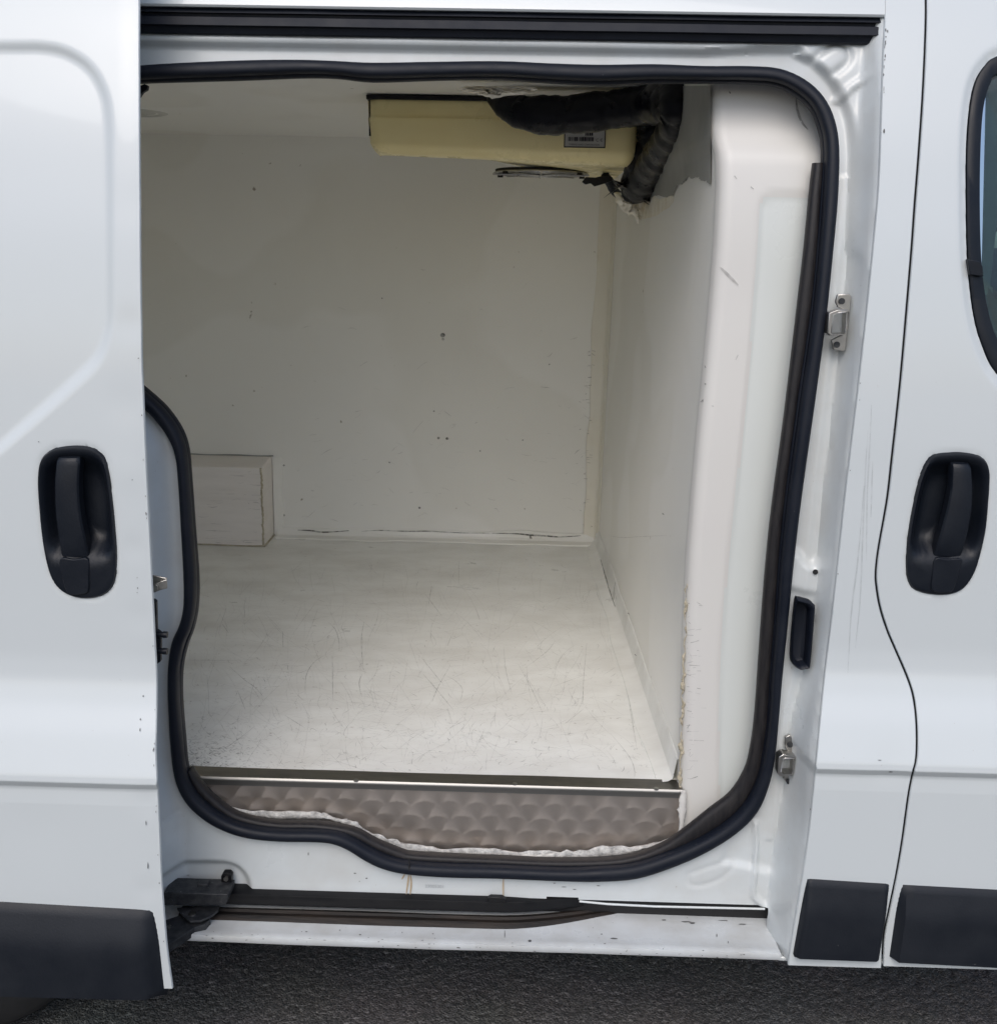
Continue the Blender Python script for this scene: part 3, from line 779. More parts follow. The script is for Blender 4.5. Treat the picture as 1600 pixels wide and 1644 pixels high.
grid('quarter_panel', G[::-1], 'paint', van)

# ---- sill step and lower track
def sx(px, py, y): return P(px, py, y)[0]
ZS0 = float(P(800, 1527, -.034)[2])
pr = [(-.020, ZS0 - .004), (-.034, ZS0)] + [(y_, float(P(800, r_, y_)[2])) for y_, r_ in ((-.037, 1523), (-.036, 1517), (-.030, 1513), (-.020, 1508.5), (-.004, 1500), (.013, 1491))]
pr += [(.05, pr[-1][1] + .003), (.12, pr[-1][1] + .004), (.24, pr[-1][1] + .004)]
x0, x1 = -1.05, float(P(1246, 1500, 0)[0])
xsn = np.linspace(x0, x1, 240)
wv = noise1(240, 10) * .0004
G = [[(x, y + wv[i], z + (.0006 * math.sin(x * 9))) for i, x in enumerate(xsn)] for y, z in pr]
sill = grid('sill', G[::-1], 'sill_paint', van, smooth=40)
# pocket behind the end of the track
ZP = pr[-1][1]
ypk = float(PZ(1150, 1471, ZP)[1])
xa, xb = float(P(1020, 1450, .1)[0]), float(P(1229, 1460, .07)[0])
box('track_pocket', (xa - .25, ypk, ZP - .002), (xb + .02, ypk + .01, ZP + .045), 'void', van, 0)
mesh('pocket_end', *box_vf((xb + .004, .045, ZS0 + .02), (xb + .010, .19, ZP + .075)), 'frame_paint', van, 0)
mesh('pocket_roof', *box_vf((-1.0, FOFF + .010, float(bott[0][1]) + .004), (xb + .004, .19, float(bott[0][1]) + .008)), 'void', van, 0)
# the flanged lip over the pocket
lipx = np.linspace(float(P(930, 1437, .045)[0]), float(P(1226, 1452, .045)[0]), 40)
zl = [float(np.interp(x, bott[:, 0], bott[:, 1])) for x in lipx]
V, F = tube_vf([(x, FOFF - .010 - .004 * min(1, i / 6), z + .0015) for i, (x, z) in enumerate(zip(lipx, zl))], .0019, 8, ref=(0, 0, 1))
mesh('pocket_flange', V, F, 'frame_paint', van, 60)

def track_path(y0, curve, xs_, depth=.115):
    xk0, xk1 = curve
    out = []
    for x in xs_:
        t = max(0, (x - xk0) / (xk1 - xk0)); out.append((x, y0 + depth * t ** 1.7))
    return out
xk = (float(P(800, 1460, .03)[0]), float(P(1110, 1452, .12)[0]))
xt0 = float(P(290, 1450, .03)[0])
xs_ = np.concatenate([np.linspace(xt0, xk[0], 30), np.linspace(xk[0], xk[1], 26)[1:]])
tp = track_path(0, xk, xs_)
def swept(name, section, mt, parent, jit=0.0):
    G = []
    for k, (dy, z) in enumerate(section):
        w = noise1(len(tp), 3) * jit
        G.append([(x, y + dy + w[i], z) for i, (x, y) in enumerate(tp)])
    return grid(name, G, mt, parent, smooth=28)
zt0 = float(P(700, 1434, .050)[2])       # top of the black rail
zt1 = float(P(700, 1446, .036)[2])
zt2 = float(P(700, 1463, .036)[2])
lipz = lambda y_, r_: (y_, float(P(700, r_, y_)[2]))
zf = lipz(.03, 1470)[1]
lower_track = swept('lower_track', [(.060, zt0 + .001), (.050, zt0), (.037, zt1), (.036, zt1 - .003), (.036, zt2 + .002), (.038, zt2), (.06, zt2 - .001)], 'black_metal', van)
swept('track_channel', [(.09, zt2 + .004), (.09, zf - .02), (.03, zf - .012)], 'black_metal', lower_track)
swept('track_lip', [lipz(.044, 1471), lipz(.042, 1466.5), lipz(.034, 1469), lipz(.030, 1474), lipz(.026, 1475.5), lipz(.020, 1478), lipz(.016, 1482), lipz(.012, 1488), lipz(.013, 1492)], 'rust_rubber', lower_track, jit=.0004)
pprism('track_stop', [(783, 1443), (787, 1440.5), (806, 1441.5), (812, 1445), (812, 1450), (783, 1449)], .036, .046, 'black_metal', lower_track, .001)

# ---- roller bracket and swing arm
roller = pprism('roller_bracket', [(262, 1435), (270, 1433), (366, 1436), (366, 1446), (362, 1453), (300, 1453), (262, 1454)], .000, .046, 'dirty_metal', van, .0012)
pprism('bracket_tab', [(355, 1407), (358, 1402.5), (368, 1402.5), (372, 1407), (371.5, 1430), (355.5, 1430)], .036, .050, 'black_metal', roller, .001)
mesh('bracket_bolt', *disc_vf(P(363.5, 1410, .0365), (0, -1, 0), .0042, .004, 6), 'steel', roller)
for px in ([(281, 1432), (284, 1425), (306, 1425), (305, 1433)], [(315, 1433), (317, 1420), (334, 1420), (333, 1434)]):
    pprism('bracket_lug', px, .020, .036, 'dirty_metal', roller, .001)
def slab(name, px, z, th, mt, parent, bev=.001):       # a flat plate lying level
    top = [PZ(a, b2, z) for a, b2 in px]; bot = [p - np.array([0, 0, th]) for p in top]
    o = mesh(name, *prism_vf(bot, top), mt, parent, 30); bevel(o, bev); return o
za = float(P(315, 1462, .004)[2])
slab('roller_arm', [(284, 1457), (352, 1454), (350, 1462), (340, 1470), (322, 1478), (305, 1479), (294, 1470)], za, .004, 'dirty_metal', roller)
slab('roller_arm', [(250, 1482), (292, 1468), (338, 1474), (330, 1484), (312, 1489), (296, 1500), (270, 1517), (250, 1528)], za - .010, .016, 'dirty_metal', roller)
mesh('pivot_rivet', *disc_vf(PZ(309, 1468, za), (0, 0, 1), .006, .003, 14), 'steel', roller)
mesh('pivot_rivet', *disc_vf(PZ(272, 1489, za - .010), (0, 0, 1), .004, .0025, 12), 'steel', roller)
for a, b2 in ((275, 1445), (312, 1446), (352, 1446)):
    mesh('bracket_rivet', *disc_vf(P(a, b2, .0005), (0, -1, 0), .0034, .002, 10), 'dirty_metal', roller)

# ---- strikers and the latch socket on the jamb
def striker(px_base, px_loop, px_hole, screws):
    yb = min(ysurf(*q_) for q_ in px_base) * .6 + ysurf(*np.mean(px_base, 0)) * .4 - .004
    st = pprism('striker', px_base, yb - .005, yb + .002, 'steel', door_frame, .0012)
    n = len(px_loop)
    yf = yb - .024
    o = [P(a, b_, yf) for a, b_ in px_loop]; i_ = [P(a, b_, yf) for a, b_ in px_hole]
    ob = [np.array([p[0], yb - .004, p[2]]) for p in o]; ib = [np.array([p[0], yb - .004, p[2]]) for p in i_]
    V = o + i_ + ob + ib; F = []
    for k in range(n):
        j = (k + 1) % n
        F += [(k, j, n + j, n + k), (2 * n + k, k, j, 2 * n + j)[::-1], (n + k, n + j, 3 * n + j, 3 * n + k)[::-1]]
    bevel(mesh('striker_loop', V, F, 'steel', door_frame, 30), .0012)
    for a, b_ in screws:
        mesh('striker_screw', *disc_vf(P(a, b_, yb - .0055), (0, -1, 0), .0048, .0025, 12), 'dirty_metal', door_frame)
z3 = lambda a, b_: (1150 + a / 3.556, 400 + b_ / 3.556)
striker([z3(690, 258), z3(755, 255), z3(770, 270), z3(735, 575), z3(725, 585), z3(665, 575), z3(655, 520), z3(690, 500), z3(735, 480), z3(750, 360), z3(690, 330), z3(678, 300)],
        [z3(640, 365), z3(690, 345), z3(748, 345), z3(742, 490), z3(650, 495), z3(632, 480)], [z3(658, 372), z3(695, 365), z3(738, 362), z3(732, 480), z3(662, 484), z3(655, 474)],
        [z3(712, 297), z3(684, 545)])
z8 = lambda a, b_: (1150 + a / 3.138, 1120 + b_ / 3.138)
striker([z8(345, 200), z8(368, 188), z8(410, 235), z8(412, 260), z8(382, 450), z8(372, 458), z8(335, 408), z8(345, 385), z8(375, 385), z8(390, 300), z8(360, 275), z8(343, 240)],
        [z8(312, 300), z8(335, 285), z8(398, 300), z8(384, 395), z8(318, 398), z8(306, 385)], [z8(328, 310), z8(345, 305), z8(388, 308), z8(378, 382), z8(333, 384), z8(325, 376)],
        [z8(368, 235), z8(362, 420)])
def socket():
    px = cr([(1275, 962), (1280, 958.5), (1288, 960), (1298, 963), (1305, 970), (1306, 980), (1299, 1062), (1296, 1071), (1290, 1072), (1282, 1073), (1272, 1066), (1267.5, 1054), (1270, 1010)], 4, True)
    c = px.mean(0); n = len(px); yb = ysurf(1280, 1015) - .016
    V = []; F = []
    for s, dy in ((1, .004), (1, -.004), (.96, -.009), (.88, -.012), (.78, -.010), (.70, -.004), (.64, .008), (.5, .010)):
        for q in px:
            p = P(*(c + (q - c) * np.array([s, 1 - (1 - s) * .45]) + np.array([(1 - s) * -9, 0])), yb)
            V.append(p + np.array([0, dy, 0]))
    for a in range(7):
        for k in range(n):
            F.append((a * n + k, a * n + (k + 1) % n, (a + 1) * n + (k + 1) % n, (a + 1) * n + k))
    F.append(tuple(7 * n + k for k in range(n)))
    mesh('latch_socket', V, F, 'rubber', door_frame, 40)
socket()
mesh('jamb_hole', *disc_vf(FP(1308, 918, .001), (0, -1, 0), .0042, .002, 12), 'void', door_frame)

# ---- the insulated load bay
FZ0, FZ1, YB, YF = .564, .578, 1.72, .115
def fzy(y): return FZ0 + (FZ1 - FZ0) * (y - YF) / (YB - YF)
ZC = 1.80
q0 = PZ(1092, 1262, FZ0 + .001); q1 = P(958, 868, YB)
xw0, xw1 = float(q0[0]), float(q1[0])
YF = .115
xl_end = -1.32  # bay cut short out of view so more light bounces inside
def zfun(x, y): return fzy(y)
G = [[(x, y, fzy(y) + .0006 * math.sin(3 * x) * math.cos(4 * y)) for x in np.linspace(xl_end, .60, 60)] for y in np.linspace(YF, YB + .02, 60)]
cargo_floor = grid('cargo_floor', G, 'floor_lining', van)
G = [[(x, YB + .002 * math.sin(x * 4) * math.sin(z * 3), z) for x in np.linspace(xl_end, .7, 50)] for z in np.linspace(FZ1 - .03, ZC + .02, 40)[::-1]]
back_wall = grid('back_wall', G, 'lining', van)
G = [[(x, y, ZC + .004 * math.cos(y * 2)) for x in np.linspace(xl_end, .60, 12)] for y in np.linspace(.19, YB + .02, 12)]
ceiling = grid('ceiling', G, 'lining', van, flip=True)
grid('bounce_end_wall', [[(xl_end + .002, y, z) for y in (.1, 1.74)] for z in (.5, 1.83)], 'lining', van)  # unseen wall, set closer than the bay's likely end to brighten it
# bulkhead: its front edge leans with the van's side
def yfe(z): return YF - .012 + 1.0 * float(tumble(z))
bx_px = [(1092, 1266), (1094, 1180), (1097, 1080), (1099, 1000), (1104, 900), (1112, 800), (1121, 700), (1131, 600), (1140, 500), (1147, 400), (1151, 300), (1150, 245), (1143, 215), (1141, 130), (1141, 60)]
zk = float(P(1200, 226, .2)[2])
def post_y(z, dx):
    dx = np.asarray(dx, float)
    dxe = np.clip(.022 - dx, 0, .022)
    y = yfe(max(min(z, zk), FZ0)) + .022 - np.sqrt(.022 ** 2 - dxe ** 2) + .07 * sstep(dx, .13, .34) - .016 * math.exp(-((z - (zk - .035)) / (.03 if z > zk - .035 else .16)) ** 2)
    up = max(0, z - zk)
    return y + .035 * math.sin(min(up / .16, 1) * math.pi / 2) * float(sstep(np.array(up), 0, .03)) * (1 - .25 * sstep(dx, .1, .3))
be = []
for a, b_ in bx_px:
    y = YF
    for _ in range(8):
        p = P(a, b_, y); y = yfe(p[2])
    be.append(P(a, b_, y))
be = np.array(be); be[0][2] = FZ0 - .04
bo_ = np.argsort(be[:, 2]); bez, bex = be[bo_, 2], be[bo_, 0]
G = []
for z in np.linspace(FZ0 - .02, ZC + .02, 90):
    xf = float(np.interp(z, bez, bex)); yf = float(post_y(z, 0.0)) + .001
    xb_ = xw1 + (z - FZ1) * .012
    G.append([(xf * (1 - t) + xb_ * t, yf * (1 - t) + (YB + .01) * t, z) for t in np.linspace(0, 1, 40)])
bulkhead = grid('bulkhead', G, 'lining', van, flip=True)
# coved joints
def wallx(y, z):
    xf = float(np.interp(z, bez, bex)); yf = float(post_y(z, 0.0)) + .001; xb_ = xw1 + (z - FZ1) * .012
    t = (y - yf) / (YB + .01 - yf); return xf * (1 - t) + xb_ * t
def rag(n, a, s=4): return noise1(n, s) * a
n = 90
zz_ = np.linspace(FZ1, ZC, n); r1 = rag(n, .004); r2 = rag(n, .003)
G = [[(wallx(YB, z) - .047 + r1[i] * .6, YB - .0005, z), (wallx(YB, z) - .045 + r1[i] * .6, YB - .0035, z), (wallx(YB, z) - .012, YB - .006, z), (wallx(YB, z) - .006, YB - .012, z), (wallx(YB - .05, z) - .0035, YB - .055 + r2[i], z), (wallx(YB - .05, z) - .0005, YB - .057 + r2[i], z)] for i, z in enumerate(zz_)]
grid('corner_coving', G, 'lining_yellow', van, flip=True)
xsb = np.linspace(P(447, 862, YB)[0], xw1 - .004, n); r1 = rag(n, .0025); r2 = rag(n, .004)
G = [[(x, YB - .0005, FZ1 + .030 + r1[i]), (x, YB - .004, FZ1 + .028 + r1[i]), (x, YB - .007, FZ1 + .012), (x, YB - .014, FZ1 + .005), (x, YB - .05 + r2[i], FZ1 + .003), (x, YB - .052 + r2[i], FZ1 - .0004)] for i, x in enumerate(xsb)]
grid('floor_coving', G, 'lining', van)
ysb = np.linspace(YF + .012, YB - .01, n); r1 = rag(n, .002); r2 = rag(n, .003)
G = [[(wallx(y, FZ0 + .04) - .0004, y, fzy(y) + .052 + r1[i]), (wallx(y, FZ0 + .03) - .003, y, fzy(y) + .050 + r1[i]), (wallx(y, FZ0) - .010, y, fzy(y) + .010), (wallx(y, FZ0) - .018, y, fzy(y) + .005), (wallx(y, FZ0) - .040 + r2[i], y, fzy(y) + .0018), (wallx(y, FZ0) - .042 + r2[i], y, fzy(y) - .0004)] for i, y in enumerate(ysb)]
grid('side_coving', G, 'floor_lining', van)
# wheel box
yw = YB - .14
wt = PZ(424, 884, FZ1); 
xr_ = float(P(424, 884, yw)[0]); zt_ = float(P(350, 750, yw)[2])
xr2 = float(P(437, 735, YB)[0]); zt2_ = float(P(380, 731, YB)[2])
zb_ = FZ1 - .004
yw0 = yw
V = [(-1.31, yw, zb_), (xr_, yw, zb_), (xr_, yw, zt_), (-1.31, yw, zt_), (xr2, YB + .01, zb_), (xr2, YB + .01, zt2_), (-1.31, YB + .01, zt2_), (-1.31, YB + .01, zb_)]
F = [(0, 1, 2, 3), (1, 4, 5, 2), (3, 2, 5, 6)]
wheel_box = bevel(mesh('wheel_box', V[:], F, 'wood_box', van, 20), .004)
n = 60
zs_ = np.linspace(zb_ + .004, zt_, n); r = rag(n, .0015, 2)
mesh('raw_edge', *tube_vf([(xr_ + r[i] * .6 - .001, yw + .001, z) for i, z in enumerate(zs_)], .0030, 7, rough=.25), 'old_sealant', wheel_box)
mesh('joint_line', *tube_vf([(x, yw - .001, zb_ + .005 + .001 * math.sin(x * 31)) for x in np.linspace(-1.3, xr_, 30)], .0022, 6), 'old_sealant', wheel_box)
mesh('joint_line', *tube_vf([(xr_ * (1 - t) + xr2 * t + .001, yw * (1 - t) + YB * t, zb_ + .005) for t in np.linspace(0, 1, 10)], .003, 6), 'old_sealant', wheel_box)
G = [[(xr2 + .002, YB - .006, z), (xr2 + .030 + .003 * math.sin(z * 50), YB - .0045, z), (xr2 + .032 + .003 * math.sin(z * 50), YB - .0003, z)] for z in np.linspace(zb_, zt2_ - .005, 30)]
grid('box_coving', G, 'lining', wheel_box)
# a dark line of dirt along the box's upper joint
mesh('joint_line', *tube_vf([(x, YB - .002, zt2_ + .001 + .001 * math.sin(x * 40)) for x in np.linspace(-1.3, xr2 + .004, 30)], .0019, 6), 'dark_grey', wheel_box)

# ---- white post lining between bulkhead and seal
Zp = np.linspace(.40, 1.782, 150)
rows = []
fil = np.array([P(a, b_, .12 + .12 * (1 - (b_ - 200) / 1200)) for a, b_ in cr([(1300, 318), (1240, 318), (1212, 319), (1203, 324), (1198, 337), (1195, 400), (1187, 520), (1178, 640), (1167, 760), (1158, 860), (1150, 960), (1146, 1060), (1146, 1180), (1150, 1280), (1165, 1330)], 4)])[:, ::2].tolist() + [[.8, .4], [.8, 1.6]]
tt = np.unique(np.concatenate([np.linspace(0, .09, 14), np.linspace(.09, 1, 64)]))
X = []; YY_ = []
for z in Zp:
    xf = float(np.interp(z, bez, bex)); xr = .64
    xsr = xf + (xr - xf) * tt
    y = post_y(z, xsr - xf)
    X.append(xsr); YY_.append(y)
X = np.array(X); YY_ = np.array(YY_); ZP_ = np.repeat(Zp[:, None], len(tt), 1)
d = sdpoly(X, ZP_, fil)
YY_ = YY_ + .003 * (1 - sstep(d, -.004, .001)) * (ZP_ < zk)
edge0 = np.stack([X[:, 0] - .001, YY_[:, 0] + .004, Zp], -1)[:, None]; edge1 = np.stack([X[:, 0] - .0005, YY_[:, 0] + .012, Zp], -1)[:, None]
G = np.concatenate([edge1, edge0, np.stack([X, YY_, ZP_], -1)], 1)
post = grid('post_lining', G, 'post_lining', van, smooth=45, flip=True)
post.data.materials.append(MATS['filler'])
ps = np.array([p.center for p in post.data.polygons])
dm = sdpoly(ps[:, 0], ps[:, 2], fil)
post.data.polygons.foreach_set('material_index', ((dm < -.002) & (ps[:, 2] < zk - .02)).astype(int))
# crumbling sealant down the post's edge
z_ = np.linspace(FZ0 + .0, float(P(1100, 940, .1)[2]), 150)
wr = np.clip(.0013 + .0010 * noise1(150, 3), .0003, .0035)
mesh('edge_sealant', *tube_vf([(float(np.interp(z, bez, bex)) + .001 + .0012 * s, float(post_y(z, .004)) - .001, z) for z, s in zip(z_, noise1(150, 2))], wr, 7, rough=.3), 'old_sealant', post)

# ---- kick plate, floor strip
zk1 = FZ0 - .004
xk0, xk1 = float(P(285, 1300, YF - .01)[0]), float(P(1091, 1300, YF - .01)[0])
yk = YF - .012
gx_ = np.arange(xk0, xk1 + .0005, .0013); gz_ = np.arange(zk1, .40, -.0013)
X, Z2 = np.meshgrid(gx_, gz_)
# plate dishes slightly near its lower left edge
pl = S2([(306, 1268), (340, 1300), (420, 1318), (520, 1318), (560, 1330), (600, 1355), (680, 1372)])
dd = dline(X, Z2, pl)
Yk = yk + .0010 * np.sin(X * 7 + 1) + .0015 * np.exp(-(dd / .02) ** 2) * (X < 0)
kick_plate = grid('kick_plate', np.stack([X, Yk, Z2], -1), 'engine_steel', van, smooth=60)
fc = np.array([p.center for p in kick_plate.data.polygons])
sxp, szp, rad = .0465, .0265, .036
best = np.full(len(fc), -1e9); ang = np.zeros(len(fc))
row = np.floor((zk1 - fc[:, 2]) / szp)
for dr in (-2, -1, 0, 1, 2):
    rr = row + dr
    cz = zk1 - (rr + .5) * szp
    sh = np.where(rr % 2 == 0, 0, .5)
    c0_ = np.floor((fc[:, 0] - xk0) / sxp - sh)
    for dc in (-1, 0, 1, 2):
        cc_ = c0_ + dc
        cxx = xk0 + (cc_ + sh + .5) * sxp + .0022 * np.sin(rr * 12.9898 + cc_ * 78.233)
        cz = zk1 - (rr + .5) * szp + .0016 * np.sin(rr * 39.346 + cc_ * 11.135)
        vx, vz = fc[:, 0] - cxx, fc[:, 2] - cz
        inside = (vx ** 2 + vz ** 2) < rad ** 2
        pr_ = rr * 1000 + (c0_ + dc)
        w = inside & (pr_ > best)
        best[w] = pr_[w]; ang[w] = np.arctan2(vz, vx)[w]
tv = np.stack([-np.sin(ang), np.zeros_like(ang), np.cos(ang)], -1).astype(np.float32)
at = kick_plate.data.attributes.new('brush', 'FLOAT_VECTOR', 'FACE'); at.data.foreach_set('vector', tv.ravel())
xk1s = xw0 + .001
xss = np.linspace(xk0 - .02, xk1s, 60); wv = noise1(60, 5) * .0008
zs0 = FZ0
G = [[(x, YF - .016, zs0 - .012) for x in xss], [(x, YF - .0165, zs0 - .004) for x in xss], [(x, YF - .0172, zs0 - .0015) for x in xss], [(x, YF - .0165, zs0 + .0008) for x in xss], [(x, YF - .0145, zs0 + .003) for x in xss]]
edge_nose = grid('strip_nose', G[::-1], 'bright_edge', van, smooth=60)
G = [[(x, YF - .0145, zs0 + .003) for x in xss], [(x, YF + .0, zs0 + .0032) for x in xss], [(x, YF + .021 + wv[i], zs0 + .0036) for i, x in enumerate(xss)], [(x, YF + .0215 + wv[i], zs0 + .0005) for i, x in enumerate(xss)]]
floor_strip = grid('floor_strip', G[::-1], 'strip_metal', van, smooth=30)
edge_nose.parent = floor_strip; edge_nose.matrix_parent_inverse = Matrix()
edge_nose.matrix_parent_inverse = Matrix()
for px, py in ((314, 1245.5), (571.5, 1253.5), (826, 1259.3), (1053, 1267)):
    mesh('strip_screw', *disc_vf(PZ(px, py, FZ0 + .003), (0, 0, 1), .0042, .0022, 12), 'steel', floor_strip)
# smeared sealant between plate and weatherstrip
def bead(name, px, y, r0, amp, mt, parent, seg=8, sq=None, n=6):
    q = cr(px, n); k = len(q)
    rr = np.clip(r0 * (1 + amp * noise1(k, 3)), r0 * .25, r0 * 2)
    return mesh(name, *tube_vf([P(a, b_, y) + np.array([0, 0, .0012 * s]) for (a, b_), s in zip(q, noise1(k, 3))], rr, seg, squash=sq, rough=.22), mt, parent, 60)
bead('plate_sealant', [(306, 1262), (320, 1277), (343, 1292), (373, 1302), (420, 1308), (503, 1309), (538, 1313), (564, 1324), (596, 1344), (644, 1360), (700, 1366)], YF - .030, .0065, .3, 'sealant', kick_plate, sq=.004)
bead('plate_sealant', [(700, 1366), (780, 1370), (860, 1373), (920, 1374), (990, 1369), (1050, 1356), (1096, 1342)], YF - .030, .0085, .35, 'sealant', kick_plate, sq=.004)
bead('plate_sealant', [(793, 1375), (810, 1378), (840, 1377), (862, 1377), (890, 1376)], YF - .036, .0045, .5, 'label_paper', kick_plate, sq=.003)
bead('plate_sealant', [(1096, 1268), (1095, 1300), (1093, 1330), (1096, 1348)], YF - .020, .0045, .3, 'post_lining', kick_plate, sq=.003)

# ---- things on the load bay's surfaces
lam = PZ(232, 181, ZC - .003)
V = []; F = []; sg = 40
for r_, dz_ in ((.088, .004), (.086, -.003), (.076, -.006), (.066, -.005), (.062, -.002), (.03, -.008), (.001, -.010)):
    for k in range(sg):
        V.append((lam[0] - .03 + r_ * math.cos(2 * math.pi * k / sg), lam[1] + r_ * math.sin(2 * math.pi * k / sg), ZC + dz_))
for a in range(6):
    for k in range(sg): F.append((a * sg + k, a * sg + (k + 1) % sg, (a + 1) * sg + (k + 1) % sg, (a + 1) * sg + k))
mesh('dome_lamp', V, F, 'lamp_lens', ceiling, 50)
pprism('seal_clip', [(214, 150), (224, 138), (232, 134.5), (237, 137), (236, 144), (229, 148), (222, 158), (214, 166)], .19, .20, 'rubber', door_seal, .001)

# scratches and scuffs
def floor_pt(px, py, up=.0012):
    p = PZ(px, py, .571); p = PZ(px, py, fzy(p[1]) + up); return p
marks = []
def mark_px(px, w, wear, n=5, up=.0012):
    q = cr(px, n) if len(px) > 2 else np.array([np.array(px[0]) * (1 - t) + np.array(px[1]) * t for t in np.linspace(0, 1, 6)])
    pts = [floor_pt(a, b_, up) for a, b_ in q]
    side = []
    for i in range(len(pts)):
        d_ = pts[min(i + 1, len(pts) - 1)] - pts[max(i - 1, 0)]; s_ = np.array([-d_[1], d_[0], 0]); s_ /= np.linalg.norm(s_) + 1e-9
        side.append(s_ * w / 2)
    marks.append((pts, side, wear))
zf_ = lambda a, b_: (280 + a / 3.333, 860 + b_ / 3.333)
hero = [[zf_(1475, 695), zf_(1410, 810), zf_(1378, 890)], [zf_(1330, 740), zf_(1400, 820), zf_(1490, 930)], [zf_(1455, 750), zf_(1500, 775), zf_(1540, 820), zf_(1530, 885)], [zf_(825, 465), zf_(860, 500), zf_(880, 560), zf_(882, 620)], [zf_(810, 635), zf_(745, 680), zf_(705, 750), zf_(700, 850)], [zf_(295, 700), zf_(380, 775), zf_(430, 810), zf_(480, 865)], [zf_(255, 470), zf_(290, 520)], [zf_(340, 830), zf_(380, 930)], [zf_(1005, 740), zf_(988, 790), zf_(1003, 862)], [zf_(1015, 460), zf_(1000, 560), zf_(1010, 700)], [zf_(1340, 310), zf_(1430, 430)], [zf_(1375, 270), zf_(1360, 370)], [zf_(580, 510), zf_(582, 600)], [zf_(845, 640), zf_(848, 880)], [zf_(1320, 650), zf_(1440, 800)], [zf_(1480, 540), zf_(1460, 590)], [zf_(60, 665), zf_(350, 668)], [zf_(630, 290), zf_(870, 292)], [zf_(110, 1120), zf_(250, 1140), zf_(340, 1090), zf_(430, 1020)], [zf_(1470, 1030), zf_(1560, 985)], [zf_(940, 1000), zf_(905, 1060), zf_(945, 1090)], [zf_(590, 960), zf_(700, 1030)]]
for h in hero: mark_px(h, .0016, .42)
zg_ = lambda a, b_: (700 + a / 3.043, 760 + b_ / 3.043)
for h in ([zg_(330, 850), zg_(340, 960), zg_(370, 1080)], [zg_(400, 930), zg_(460, 1040), zg_(520, 1170)], [zg_(580, 820), zg_(540, 870), zg_(435, 950)], [zg_(710, 990), zg_(560, 1045)], [zg_(735, 830), zg_(720, 1000), zg_(715, 1130)], [zg_(720, 1150), zg_(620, 1230)], [zg_(850, 1270), zg_(940, 1380), zg_(968, 1450), zg_(965, 1500)], [zg_(870, 950), zg_(815, 985)], [zg_(190, 650), zg_(215, 720)], [zg_(110, 430), zg_(112, 545)], [zg_(930, 1050), zg_(980, 1350)]): mark_px(h, .0014, .36)
r_ = np.random.default_rng(3)
for i in range(900):                      # short nicks, thickest near the door
    while True:
        px = r_.uniform(305, 1060); py = 1240 - abs(r_.normal(0, 120))
        if py > 880 and px < 957 + (py - 868) * .30: break
    ln = r_.uniform(4, 20); a = r_.uniform(0, math.pi)
    b2 = (px + ln * math.cos(a), py + ln * math.sin(a) * .55)
    if b2[1] > 1243: continue
    mark_px([(px, py), ((px + b2[0]) / 2 + r_.normal(0, 2), (py + b2[1]) / 2 + r_.normal(0, 1)), b2], r_.uniform(.0006, .0015), r_.uniform(.08, .50), 3)
for i in range(1300):                      # long faint scratches
    px = r_.uniform(310, 980); py = r_.uniform(900, 1225)
    if px > 957 + (py - 868) * .30: continue
    ln = r_.uniform(25, 110); a = r_.choice([r_.normal(0, .25), r_.normal(1.57, .35), r_.uniform(0, 3.1)])
    b2 = (px + ln * math.cos(a), py + ln * math.sin(a) * .6)
    if b2[1] > 1238 or b2[1] < 885 or b2[0] > 950 + (b2[1] - 868) * .30 or b2[0] < 300: continue
    mark_px([(px, py), ((px + b2[0]) / 2 + r_.normal(0, 4), (py + b2[1]) / 2 + r_.normal(0, 3)), b2], r_.uniform(.0005, .0016), r_.uniform(.05, .24), 4)
for i in range(520):                      # grit at the left front corner
    px = 300 + abs(r_.normal(0, 55)); py = 1236 - abs(r_.normal(0, 28))
    b2 = (px + r_.uniform(2, 6), py + r_.normal(0, 1.5))
    mark_px([(px, py), b2], r_.uniform(.0008, .0022), r_.uniform(.2, .55), 2)
scatter_marks('scuff_marks', marks, 'scuff', cargo_floor)
# cracks and scuffs on the back wall and its joints
marks = []
def wall_mark(px, w, wear, y=YB - .009):
    q = cr(px, 5) if len(px) > 2 else np.array(px, float)
    pts = [P(a, b_, y) for a, b_ in q]; side = []
    for i in range(len(pts)):
        d_ = pts[min(i + 1, len(pts) - 1)] - pts[max(i - 1, 0)]; s_ = np.array([-d_[2], 0, d_[0]]); s_ /= np.linalg.norm(s_) + 1e-9
        side.append(s_ * w / 2)
    marks.append((pts, side, wear))
crack = [(478, 851), (500, 852), (520, 854.5), (560, 852), (580, 853), (610, 851.5), (650, 853), (690, 853), (740, 855.5), (790, 856), (830, 857), (850, 859), (870, 860), (900, 862), (932, 860)]
wall_mark(crack[:4], .005, .9); wall_mark(crack[4:10], .004, .7); wall_mark(crack[9:], .0055, 1)
wall_mark([(850, 859), (852, 866), (846, 868)], .008, 1); wall_mark([(480, 864), (560, 863)], .004, .5); wall_mark([(570, 863.5), (595, 862.5)], .007, .9); wall_mark([(680, 864), (690, 864.5)], .009, .9)
zw_ = lambda a, b_: (220 + a / 2.162, 280 + b_ / 2.162)
for a, b_, w in ((1060, 558, .014), (1062, 572, .008), (1046, 915, .008), (1076, 917, .009), (1338, 922, .005), (1430, 660, .004), (1190, 960, .005), (876, 1000, .005), (507, 1182, .010), (510, 1010, .006), (1030, 822, .005), (980, 1157, .007), (850, 430, .004)):
    c = zw_(a, b_); wall_mark([(c[0] - w * 260, c[1] + r_.normal(0, .7)), c, (c[0] + w * 260, c[1] + r_.normal(0, .7))], w, .85, YB - .004)
